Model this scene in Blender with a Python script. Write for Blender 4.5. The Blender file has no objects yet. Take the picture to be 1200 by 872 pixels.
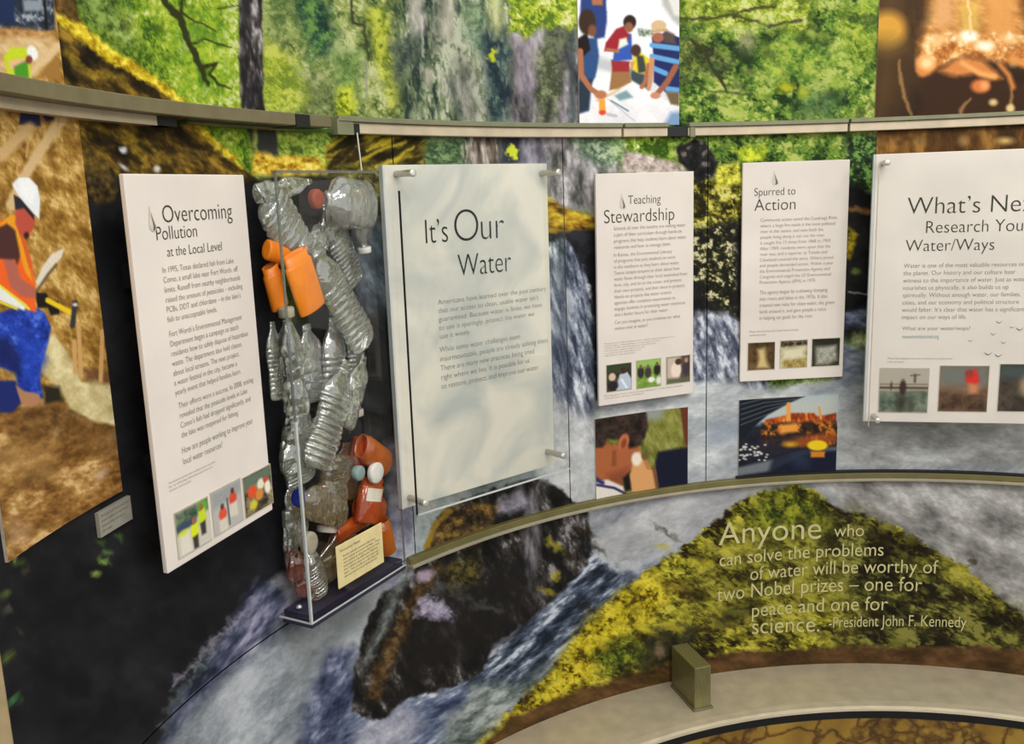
import bpy, bmesh, math, random
import numpy as np
from mathutils import Vector, Matrix

# ------------------------------------------------------------------ camera, light, exposure
scene = bpy.context.scene
COL = scene.collection
EYE = 1.50                                   # eye height above the floor
FPX, PITCH, ROLL = 1087.0, 0.1929, -0.0343   # lens measured in a 1200 x 872 frame
cp, sp, cr, sr = math.cos(PITCH), math.sin(PITCH), math.cos(ROLL), math.sin(ROLL)
FW = np.array([0, cp, -sp]); UP0 = np.array([0, sp, cp]); RT0 = np.array([1.0, 0, 0])
RT = cr*RT0 + sr*UP0
UP = -sr*RT0 + cr*UP0
EYEP = np.array([0, 0, EYE])
cd = bpy.data.cameras.new('camera'); cam = bpy.data.objects.new('camera', cd); COL.objects.link(cam)
cd.sensor_width = 36.0; cd.lens = 36.0*FPX/1200.0; cd.clip_start = 0.02
cam.matrix_world = Matrix(((RT[0], UP[0], -FW[0], 0), (RT[1], UP[1], -FW[1], 0), (RT[2], UP[2], -FW[2], EYE), (0, 0, 0, 1)))
scene.camera = cam
scene.view_settings.view_transform = 'Standard'; scene.view_settings.look = 'None'
scene.view_settings.gamma = 1.0; scene.view_settings.use_curve_mapping = False
scene.view_settings.exposure = 0.0
scene.cycles.transparent_max_bounces = 40
scene.cycles.max_bounces = 14
scene.cycles.caustics_reflective = False; scene.cycles.caustics_refractive = False
world = bpy.data.worlds.new('world'); scene.world = world; world.use_nodes = True
bg = world.node_tree.nodes['Background']; bg.inputs[0].default_value = (1.0, 0.995, 0.985, 1); bg.inputs[1].default_value = 0.92

def area(name, loc, target, sx, sy, power, col):
    l = bpy.data.lights.new(name, 'AREA'); l.shape = 'RECTANGLE'; l.size = sx; l.size_y = sy; l.energy = power; l.color = col
    o = bpy.data.objects.new(name, l); COL.objects.link(o); o.location = loc
    o.rotation_euler = (Vector(target)-Vector(loc)).to_track_quat('-Z', 'Y').to_euler()
    return o
area('ceiling_fluorescent_light', (0.75, -0.35, 2.9), (0.55, 1.25, 1.10), 1.3, 0.5, 15, (1.0, 0.985, 0.955))
for i, (x, y, z) in enumerate(((1.7, -0.75, 2.3), (0.55, -0.25, 2.9), (1.1, 0.2, 3.0), (0.0, -0.9, 2.6), (1.6, 0.1, 2.4), (0.9, -1.2, 2.2))):
    area('added_glint_light', (x, y, z), (0.15, 1.25, 1.15), 0.22, 0.22, 4.2, (1.0, 0.98, 0.945))  # small unseen lights added overhead to put glints on the bottles

# ------------------------------------------------------------------ the curved wall of the kiosk and how the photo measures it
CX, CY, RW = 0.60, 0.70, 1.02                # axis and radius of the curved wall
Z_LEDGE, Z_LOW, Z_UP, Z_TOP = EYE-0.958, EYE-0.556, EYE+0.095, EYE+0.62
def ray(px, py):
    px = np.asarray(px, float); py = np.asarray(py, float)
    return FW + ((px-600)/FPX)[..., None]*RT - ((py-436)/FPX)[..., None]*UP
def wall_hit(px, py, R=RW):
    """angle and height where a sight line meets the cylinder of radius R"""
    d = ray(px, py); A = d[..., 0]**2+d[..., 1]**2; B = -2*(d[..., 0]*CX+d[..., 1]*CY); C = CX*CX+CY*CY-R*R
    t = (-B+np.sqrt(np.maximum(B*B-4*A*C, 0)))/(2*A)
    x, y, z = d[..., 0]*t, d[..., 1]*t, d[..., 2]*t+EYE
    return np.arctan2(x-CX, y-CY), z
def cyl(th, z, R=RW):
    th = np.asarray(th, float); z = np.asarray(z, float)+0*th
    return np.stack([CX+R*np.sin(th), CY+R*np.cos(th), z], -1)
def sheet_xy(P):
    """artwork coordinates of a point on the print"""
    v = P-EYEP; d = v@FW; d = np.where(d < 1e-3, 1e-3, d)
    return 600+FPX*(v@RT)/d, 436-FPX*(v@UP)/d
def TH(px, py, R=RW): return float(wall_hit(px, py, R)[0])
def ZZ(px, py, R=RW): return float(wall_hit(px, py, R)[1])

# ------------------------------------------------------------------ object helpers
def tag(o, label=None, cat=None, group=None, kind=None):
    if label: o['label'] = label
    if cat: o['category'] = cat
    if group: o['group'] = group
    if kind: o['kind'] = kind
    return o
def empty(name, loc, label, cat, group=None):
    o = bpy.data.objects.new(name, None); COL.objects.link(o); o.location = loc; o.empty_display_size = 0.02
    return tag(o, label, cat, group)
def mesh_obj(name, V, F, mat, parent=None, smooth=False, label=None):
    me = bpy.data.meshes.new(name); me.from_pydata([tuple(map(float, v)) for v in V], [], [tuple(f) for f in F]); me.update()
    if smooth: me.polygons.foreach_set('use_smooth', [True]*len(me.polygons))
    if mat: me.materials.append(mat)
    o = bpy.data.objects.new(name, me); COL.objects.link(o)
    if parent is not None:
        o.parent = parent; o.matrix_parent_inverse = Matrix.Translation(-Vector(parent.location)) if parent.type == 'EMPTY' else Matrix()
    if label: o['label'] = label
    return o
class MB:
    def __init__(s): s.v, s.f = [], []
    def add(s, V, F):
        b = len(s.v); s.v += [tuple(map(float, v)) for v in V]; s.f += [tuple(b+i for i in f) for f in F]; return s
    def build(s, name, mat, parent=None, smooth=False, label=None): return mesh_obj(name, s.v, s.f, mat, parent, smooth, label)
BOXF = [(0, 3, 2, 1), (4, 5, 6, 7), (0, 1, 5, 4), (1, 2, 6, 5), (2, 3, 7, 6), (3, 0, 4, 7)]
def box_on(o, u, v, n, U, V, N):
    """box spanning ranges U, V, N along unit axes u, v, n from o, with small chamfers kept square"""
    o, u, v, n = map(np.asarray, (o, u, v, n)); P = []
    for c in (N[0], N[1]):
        for a, b in ((U[0], V[0]), (U[1], V[0]), (U[1], V[1]), (U[0], V[1])): P.append(o+a*u+b*v+c*n)
    return P, BOXF
def bevel(o, w, seg=2):
    m = o.modifiers.new('bevel', 'BEVEL'); m.width = w; m.segments = seg; m.limit_method = 'ANGLE'; return o
def arc_profile(th0, th1, prof, steps=None, closed=True, caps=True):
    """sweep a closed (radius, z) outline along the wall's curve"""
    n = steps or max(2, int(abs(th1-th0)/0.012)); V, F = [], []; m = len(prof)
    for t in np.linspace(th0, th1, n+1):
        for r, z in prof: V.append((CX+r*math.sin(t), CY+r*math.cos(t), z))
    for i in range(n):
        for j in range(m):
            k = (j+1) % m; F.append((i*m+j, i*m+k, (i+1)*m+k, (i+1)*m+j))
    if caps: F += [tuple(range(m))[::-1], tuple(n*m+j for j in range(m))]
    return V, F
def lathe(prof, seg=36, cap=True):
    V, F = [], []; m = len(prof)
    for r, h in prof:
        for k in range(seg):
            a = 2*math.pi*k/seg; V.append((r*math.cos(a), r*math.sin(a), h))
    for i in range(m-1):
        for k in range(seg):
            l = (k+1) % seg; F.append((i*seg+k, i*seg+l, (i+1)*seg+l, (i+1)*seg+k))
    if cap: F += [tuple(range(seg))[::-1], tuple((m-1)*seg+k for k in range(seg))]
    return V, F
def xf(V, M): return [tuple(M @ Vector(v)) for v in V]
def frame_mat(o, x, y, z):
    return Matrix(((x[0], y[0], z[0], o[0]), (x[1], y[1], z[1], o[1]), (x[2], y[2], z[2], o[2]), (0, 0, 0, 1)))

# ------------------------------------------------------------------ materials
def lin(c):
    c = np.asarray(c, float)/255.0
    return np.where(c <= 0.04045, c/12.92, ((c+0.055)/1.055)**2.4)
def rgba(c): return tuple(lin(c))+(1.0,)
def mat_plain(name, c, rough=0.5, metal=0.0, spec=0.4, var=0.06, scale=60.0, bump=0.0, stretch=None):
    m = bpy.data.materials.new(name); m.use_nodes = True; nt = m.node_tree; b = nt.nodes['Principled BSDF']
    tc = nt.nodes.new('ShaderNodeTexCoord'); mp = nt.nodes.new('ShaderNodeMapping'); no = nt.nodes.new('ShaderNodeTexNoise')
    if stretch: mp.inputs['Scale'].default_value = stretch
    no.inputs['Scale'].default_value = scale; no.inputs['Detail'].default_value = 4
    nt.links.new(tc.outputs['Object'], mp.inputs[0]); nt.links.new(mp.outputs[0], no.inputs['Vector'])
    cr_ = nt.nodes.new('ShaderNodeValToRGB'); l = lin(c)
    cr_.color_ramp.elements[0].color = tuple(np.clip(l*(1-var*2.2), 0, 1))+(1,); cr_.color_ramp.elements[1].color = tuple(np.clip(l*(1+var*2.2), 0, 1))+(1,)
    cr_.color_ramp.elements[0].position = 0.3; cr_.color_ramp.elements[1].position = 0.7
    nt.links.new(no.outputs['Fac'], cr_.inputs[0]); nt.links.new(cr_.outputs[0], b.inputs['Base Color'])
    b.inputs['Roughness'].default_value = rough; b.inputs['Metallic'].default_value = metal; b.inputs['Specular IOR Level'].default_value = spec
    if bump:
        bp = nt.nodes.new('ShaderNodeBump'); bp.inputs['Strength'].default_value = bump; bp.inputs['Distance'].default_value = 0.002
        nt.links.new(no.outputs['Fac'], bp.inputs['Height']); nt.links.new(bp.outputs[0], b.inputs['Normal'])
    return m
def mat_print(name, rough=0.55, spec=0.25, grain=0.10, alpha=None):
    """ink on a print: its colours are stored with the sheet, plus a fine paper grain"""
    m = bpy.data.materials.new(name); m.use_nodes = True; nt = m.node_tree; b = nt.nodes['Principled BSDF']
    at = nt.nodes.new('ShaderNodeAttribute'); at.attribute_name = 'ink'
    tc = nt.nodes.new('ShaderNodeTexCoord'); no = nt.nodes.new('ShaderNodeTexNoise'); no.inputs['Scale'].default_value = 420; no.inputs['Detail'].default_value = 2
    nt.links.new(tc.outputs['Object'], no.inputs['Vector'])
    mr = nt.nodes.new('ShaderNodeMapRange'); mr.inputs[1].default_value = 0.25; mr.inputs[2].default_value = 0.75; mr.inputs[3].default_value = 1-grain; mr.inputs[4].default_value = 1+grain
    nt.links.new(no.outputs['Fac'], mr.inputs[0])
    mx = nt.nodes.new('ShaderNodeVectorMath'); mx.operation = 'SCALE'
    nt.links.new(at.outputs['Color'], mx.inputs[0]); nt.links.new(mr.outputs[0], mx.inputs['Scale']); nt.links.new(mx.outputs[0], b.inputs['Base Color'])
    b.inputs['Roughness'].default_value = rough; b.inputs['Specular IOR Level'].default_value = spec
    return m
def mat_clear(name, tint, milk, milk_col, gloss_rough=0.06, edge=0.5, alpha_base=0.03, crinkle=False):
    """thin clear plastic: see-through, glossy at grazing angles, a little milky"""
    m = bpy.data.materials.new(name); m.use_nodes = True; nt = m.node_tree; N = nt.nodes; L = nt.links
    out = N['Material Output']; N.remove(N['Principled BSDF'])
    tr = N.new('ShaderNodeBsdfTransparent'); tr.inputs[0].default_value = tuple(tint)+(1,)
    gl = N.new('ShaderNodeBsdfGlossy'); gl.inputs['Roughness'].default_value = gloss_rough; gl.inputs[0].default_value = (1, 1, 1, 1)
    df = N.new('ShaderNodeBsdfDiffuse'); df.inputs[0].default_value = rgba(milk_col)
    tl = N.new('ShaderNodeBsdfTranslucent'); tl.inputs[0].default_value = rgba(milk_col)
    m0 = N.new('ShaderNodeMixShader'); m0.inputs[0].default_value = 0.4; L.new(df.outputs[0], m0.inputs[1]); L.new(tl.outputs[0], m0.inputs[2])
    m1 = N.new('ShaderNodeMixShader'); L.new(tr.outputs[0], m1.inputs[1]); L.new(m0.outputs[0], m1.inputs[2])
    lw = N.new('ShaderNodeLayerWeight'); lw.inputs['Blend'].default_value = 0.35
    no = N.new('ShaderNodeTexNoise'); no.inputs['Scale'].default_value = 45
    tc = N.new('ShaderNodeTexCoord'); L.new(tc.outputs['Object'], no.inputs['Vector'])
    ml = N.new('ShaderNodeMath'); ml.operation = 'MULTIPLY_ADD'; ml.inputs[1].default_value = milk*0.9; ml.inputs[2].default_value = milk*0.45
    L.new(no.outputs['Fac'], ml.inputs[0])
    ad = N.new('ShaderNodeMath'); ad.operation = 'MULTIPLY_ADD'; ad.inputs[1].default_value = edge*milk*2; L.new(lw.outputs['Facing'], ad.inputs[0]); L.new(ml.outputs[0], ad.inputs[2])
    L.new(ad.outputs[0], m1.inputs[0])
    fm = N.new('ShaderNodeMath'); fm.operation = 'MULTIPLY_ADD'; fm.inputs[1].default_value = edge; fm.inputs[2].default_value = alpha_base; L.new(lw.outputs['Fresnel'], fm.inputs[0])
    m2 = N.new('ShaderNodeMixShader'); L.new(fm.outputs[0], m2.inputs[0]); L.new(m1.outputs[0], m2.inputs[1]); L.new(gl.outputs[0], m2.inputs[2])
    if crinkle:
        n2 = N.new('ShaderNodeTexNoise'); n2.inputs['Scale'].default_value = 85; n2.inputs['Detail'].default_value = 2; L.new(tc.outputs['Object'], n2.inputs['Vector'])
        bp = N.new('ShaderNodeBump'); bp.inputs['Strength'].default_value = .45; bp.inputs['Distance'].default_value = .004; L.new(n2.outputs['Fac'], bp.inputs['Height'])
        for nd in (gl, df, lw): L.new(bp.outputs[0], nd.inputs['Normal'])
    L.new(m2.outputs[0], out.inputs['Surface'])
    return m
INK = 0.86       # how bright full white paper comes back under the room's light
M = {}
M['print'] = mat_print('mural_ink', 0.6, 0.10); M['photo'] = mat_print('photo_ink', 0.5, 0.12, 0.06)
M['board'] = mat_plain('cream_board', (229, 219, 209), 0.5, 0, 0.3, 0.03, 9)
M['board_edge'] = mat_plain('board_edge', (196, 186, 168), 0.5)
M['text'] = mat_plain('dark_green_ink', (58, 58, 44), 0.6, 0, 0.2)
M['text_soft'] = mat_plain('grey_ink', (132, 126, 110), 0.6, 0, 0.2)
M['text_fine'] = mat_plain('pale_grey_ink', (150, 144, 130), 0.6, 0, 0.2)
M['text_teal'] = mat_plain('teal_ink', (110, 150, 150), 0.6, 0, 0.2)
M['text_black'] = mat_plain('black_ink', (34, 38, 34), 0.6, 0, 0.2)
M['quote'] = mat_plain('pale_yellow_ink', (204, 196, 138), 0.6, 0, 0.2)
M['rail_face'] = mat_plain('beige_aluminium', (205, 188, 162), 0.45, 0.25, 0.4, 0.05, 30)
M['rail_lip'] = mat_plain('olive_aluminium', (132, 132, 104), 0.5, 0.25, 0.4, 0.05, 30)
M['rail_olive'] = mat_plain('dark_olive_aluminium', (122, 112, 84), 0.5, 0.25, 0.4, 0.05, 40)
M['low_rail'] = mat_plain('olive_channel', (118, 110, 66), 0.5, 0.2, 0.4, 0.06, 30)
M['low_lip'] = mat_plain('grey_channel_lip', (168, 160, 136), 0.5, 0.2, 0.4, 0.05, 30)
M['ledge'] = mat_plain('brushed_ledge', (204, 190, 162), 0.42, 0.35, 0.5, 0.05, 30, stretch=(1, 1, 8))
M['black'] = mat_plain('black_plastic', (26, 26, 27), 0.5)
M['glassy'] = mat_clear('green_glass_strip', (0.62, 0.78, 0.60), 0.35, (120, 150, 100))
M['steel'] = mat_plain('satin_steel', (225, 222, 214), 0.3, 0.6, 0.6, 0.03)
M['post'] = mat_plain('beige_post', (170, 150, 112), 0.5, 0.2)
M['acrylic'] = mat_clear('acrylic', (0.992, 0.995, 0.992), 0.002, (200, 205, 200), 0.02, 0.05, 0.0)
M['acrylic_edge'] = mat_plain('acrylic_edge', (196, 200, 198), 0.25, 0, 0.6, 0.03)
M['acrylic_seam'] = mat_clear('acrylic_seam', (0.75, 0.78, 0.76), 0.30, (175, 180, 176), 0.1)
M['pet'] = mat_clear('clear_plastic', (0.94, 0.96, 0.91), 0.11, (226, 224, 204), 0.09, 0.9, 0.20, True)
M['pet_milky'] = mat_clear('milky_plastic', (0.94, 0.95, 0.92), 0.22, (240, 240, 232), 0.09, 0.9, 0.20, True)
M['pet_red'] = mat_clear('red_brown_plastic', (0.86, 0.46, 0.32), 0.24, (176, 76, 48), 0.08, 0.6, 0.12, True)
M['pet_tan'] = mat_clear('tan_plastic', (0.84, 0.78, 0.62), 0.20, (176, 156, 114), 0.08, 0.7, 0.12, True)
M['amber'] = mat_clear('amber_plastic', (1.0, 0.62, 0.16), 0.42, (250, 140, 30), 0.10, 0.5, 0.05)
M['amber_red'] = mat_clear('red_amber_plastic', (1.0, 0.54, 0.26), 0.40, (252, 112, 42), 0.10, 0.5, 0.05)
M['orange'] = mat_plain('orange_plastic', (240, 132, 24), 0.35, 0, 0.5, 0.05, 30)
M['cap_white'] = mat_plain('white_cap', (232, 228, 220), 0.4); M['cap_grey'] = mat_plain('grey_cap', (170, 160, 140), 0.5)
M['cap_teal'] = mat_plain('teal_grey_cap', (140, 160, 158), 0.5); M['cap_blue'] = mat_plain('blue_cap', (38, 52, 140), 0.4)
M['cap_red'] = mat_plain('rust_cap', (150, 66, 44), 0.5); M['cap_pink'] = mat_plain('pale_pink_cap', (214, 200, 190), 0.5)
M['card'] = mat_plain('cream_card', (226, 208, 152), 0.6, 0, 0.2, 0.03)
M['case_base'] = mat_plain('dark_blue_base', (46, 44, 66), 0.4)
M['label_white'] = mat_plain('white_paper_label', (224, 216, 196), 0.6)
def mat_veined():
    m = bpy.data.materials.new('ochre_veined_print'); m.use_nodes = True; nt = m.node_tree; N, L = nt.nodes, nt.links; b = N['Principled BSDF']
    tc = N.new('ShaderNodeTexCoord'); no = N.new('ShaderNodeTexNoise'); no.inputs['Scale'].default_value = 14; no.inputs['Detail'].default_value = 5
    L.new(tc.outputs['Object'], no.inputs['Vector'])
    mp = N.new('ShaderNodeMapping'); mp.inputs['Scale'].default_value = (7, 7, 12); mp.inputs['Rotation'].default_value = (0.3, 0.6, 0.4); L.new(tc.outputs['Object'], mp.inputs[0])
    dv = N.new('ShaderNodeVectorMath'); dv.operation = 'ADD'; L.new(mp.outputs[0], dv.inputs[0]); L.new(no.outputs['Color'], dv.inputs[1])
    vo = N.new('ShaderNodeTexVoronoi'); vo.feature = 'DISTANCE_TO_EDGE'; vo.inputs['Scale'].default_value = 1.6; L.new(dv.outputs[0], vo.inputs['Vector'])
    c1 = N.new('ShaderNodeValToRGB'); e = c1.color_ramp.elements; e[0].position = 0.0; e[0].color = rgba((84, 56, 24)); e[1].position = 0.11; e[1].color = rgba((158, 124, 50))
    L.new(vo.outputs['Distance'], c1.inputs[0])
    c2 = N.new('ShaderNodeValToRGB'); e = c2.color_ramp.elements; e[0].position = 0.35; e[0].color = (0.62, 0.55, 0.45, 1); e[1].position = 0.65; e[1].color = (1.1, 1.1, 1.0, 1); L.new(no.outputs['Fac'], c2.inputs[0])
    mu = N.new('ShaderNodeVectorMath'); mu.operation = 'MULTIPLY'; L.new(c1.outputs[0], mu.inputs[0]); L.new(c2.outputs[0], mu.inputs[1]); L.new(mu.outputs[0], b.inputs['Base Color'])
    b.inputs['Roughness'].default_value = 0.6
    return m
M['veined'] = mat_veined()
M['carpet'] = mat_plain('grey_carpet', (96, 90, 82), 0.9, 0, 0.1, 0.15, 160, 0.4)

# ------------------------------------------------------------------ printed artwork (the mural is a flat printed picture)
_rs = np.random.RandomState(7); _T = _rs.rand(256, 256)
def vn(x, y, seed=0):
    x = x+seed*37.13; y = y+seed*91.7
    ix = np.floor(x).astype(int); iy = np.floor(y).astype(int); fx = x-ix; fy = y-iy
    fx = fx*fx*(3-2*fx); fy = fy*fy*(3-2*fy); a = ix & 255; b = (ix+1) & 255; c = iy & 255; d = (iy+1) & 255
    return (_T[a, c]*(1-fx)+_T[b, c]*fx)*(1-fy)+(_T[a, d]*(1-fx)+_T[b, d]*fx)*fy
def fbm(x, y, s, o=4, seed=0, gain=0.55):
    t = 0; w = 1; tot = 0
    for i in range(o):
        t = t+w*vn(x/s, y/s, seed+i*3); tot += w; w *= gain; s = s/2.03
    return t/tot
def ramp(t, stops):
    p = [s[0] for s in stops]; return np.stack([np.interp(t, p, [s[1][k] for s in stops]) for k in range(3)], -1)
def tex(stops, s=20, o=4, seed=0, rot=0.0, st=1.0, k=1.9, gain=0.66):
    """mottled texture; rot/st stretch it along a direction"""
    c_, s_ = math.cos(rot), math.sin(rot)
    def f(x, y):
        u = (x*c_+y*s_)/st; v = -x*s_+y*c_
        return ramp(np.clip((fbm(u, v, s, o, seed, gain)-0.5)*k+(vn(u/2.3, v/2.3, seed+9)-.5)*.22+0.5, 0, 1), stops)
    return f
def cells(x, y, s, seed=0):
    """a random value per small leaf-like cell"""
    u = x/s+seed*17.3; v = y/s+seed*5.9; iu = np.floor(u).astype(int); iv = np.floor(v).astype(int)
    best = np.full(u.shape, 9.0); val = np.zeros(u.shape)
    for di in (-1, 0, 1):
        for dj in (-1, 0, 1):
            a = (iu+di) & 255; b = (iv+dj) & 255
            d = (iu+di+_T[a, b]-u)**2+(iv+dj+_T[b, (a+77) & 255]-v)**2
            m = d < best; best = np.where(m, d, best); val = np.where(m, _T[(a+131) & 255, (b+59) & 255], val)
    return val, np.sqrt(best)
def leaf(stops, s=26, fine=5, seed=0, k=2.0, st=1.0, rot=0.0, mixv=0.5):
    """foliage: big masses of light and dark broken into small bright leaves"""
    c_, s_ = math.cos(rot), math.sin(rot)
    def f(x, y):
        u = (x*c_+y*s_)/st; v = -x*s_+y*c_
        wu = u+(vn(u/3.1, v/3.1, seed+7)-.5)*fine*.8; wv = v+(vn(u/3.1, v/3.1, seed+8)-.5)*fine*.8
        big = fbm(u, v, s, 3, seed); c1, d1 = cells(wu, wv, fine*.8, seed % 40); c2, d2 = cells(wu+3, wv+9, max(2.2, fine*.42), seed % 31+3)
        fn = fbm(u, v, fine*.8, 2, seed+40, .8)
        t = np.clip(((big-.5)*1.15+(c1-.5)*.34+(c2-.5)*.36+(.5-d1)*.20+(fn-.5)*.45)*k*.85+.5, 0, 1)
        return ramp(t, stops)
    return f
class Art:
    def __init__(s, x, y): s.x = np.asarray(x, float).ravel(); s.y = np.asarray(y, float).ravel(); s.c = np.zeros((s.x.size, 3))
    def _put(s, idx, m, col):
        x, y = s.x[idx], s.y[idx]; c = col(x, y) if callable(col) else np.asarray(col, float); m = m[:, None]
        s.c[idx] = s.c[idx]*(1-m)+c*m
    def fill(s, col): s._put(np.arange(s.x.size), np.ones(s.x.size), col); return s
    def _sel(s, pts, pad):
        P = np.asarray(pts, float); a = P.min(0)-pad; b = P.max(0)+pad
        return np.nonzero((s.x > a[0]) & (s.x < b[0]) & (s.y > a[1]) & (s.y < b[1]))[0]
    def poly(s, pts, col, soft=1.5, warp=0, ws=10, seed=0, op=1.0, brk=0, bs=6):
        idx = s._sel(pts, soft*2+warp*1.2+brk+2)
        if not idx.size: return s
        x, y = s.x[idx], s.y[idx]
        if warp: x, y = x+(fbm(x, y, ws, 3, seed)-.5)*2*warp, y+(fbm(x, y, ws, 3, seed+11)-.5)*2*warp
        P = np.asarray(pts, float); d = np.full(x.size, 1e9); ins = np.zeros(x.size, bool); n = len(P)
        for i in range(n):
            ax, ay = P[i]; bx, by = P[(i+1) % n]; ex, ey = bx-ax, by-ay; L2 = ex*ex+ey*ey+1e-9
            t = np.clip(((x-ax)*ex+(y-ay)*ey)/L2, 0, 1); d = np.minimum(d, (x-ax-t*ex)**2+(y-ay-t*ey)**2)
            if abs(ey) > 1e-9: ins ^= ((ay > y) != (by > y)) & (x < ex*(y-ay)/ey+ax)
        d = np.sqrt(d)*np.where(ins, -1, 1)
        if brk: d = d+(fbm(x, y, bs, 2, seed+5)-.5)*2*brk
        s._put(idx, np.clip(0.5-d/(2*soft), 0, 1)*op, col); return s
    def line(s, pts, w, col, soft=0.8, warp=0, ws=8, seed=0, op=1.0, brk=0, bs=5):
        ws_ = w if isinstance(w, (list, tuple)) else [w]*len(pts)
        idx = s._sel(pts, max(ws_)+soft*2+warp+brk+1)
        if not idx.size: return s
        x, y = s.x[idx], s.y[idx]
        if warp: x, y = x+(fbm(x, y, ws, 3, seed)-.5)*2*warp, y+(fbm(x, y, ws, 3, seed+11)-.5)*2*warp
        d = np.full(x.size, 1e9)
        for i in range(len(pts)-1):
            ax, ay = pts[i]; bx, by = pts[i+1]; ex, ey = bx-ax, by-ay
            t = np.clip(((x-ax)*ex+(y-ay)*ey)/(ex*ex+ey*ey+1e-9), 0, 1)
            d = np.minimum(d, np.hypot(x-ax-t*ex, y-ay-t*ey)-(ws_[i]*(1-t)+ws_[i+1]*t)/2)
        if brk: d = d+(fbm(x, y, bs, 2, seed+5)-.5)*2*brk
        s._put(idx, np.clip(0.5-d/(2*soft), 0, 1)*op, col); return s
    def ell(s, cx, cy, rx, ry, col, soft=1.0, rot=0.0, op=1.0, warp=0, ws=6, seed=0):
        R = max(rx, ry)+soft*2+warp; idx = s._sel([(cx-R, cy-R), (cx+R, cy+R)], 1)
        if not idx.size: return s
        x, y = s.x[idx], s.y[idx]
        if warp: x, y = x+(fbm(x, y, ws, 3, seed)-.5)*2*warp, y+(fbm(x, y, ws, 3, seed+11)-.5)*2*warp
        c_, s_ = math.cos(rot), math.sin(rot); u = (x-cx)*c_+(y-cy)*s_; v = -(x-cx)*s_+(y-cy)*c_
        d = (np.hypot(u/rx, v/ry)-1)*min(rx, ry)
        s._put(idx, np.clip(0.5-d/(2*soft), 0, 1)*op, col); return s
    def ink(s): return np.clip(lin(np.clip(s.c, 0, 255))/INK, 0, 0.97)

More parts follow.
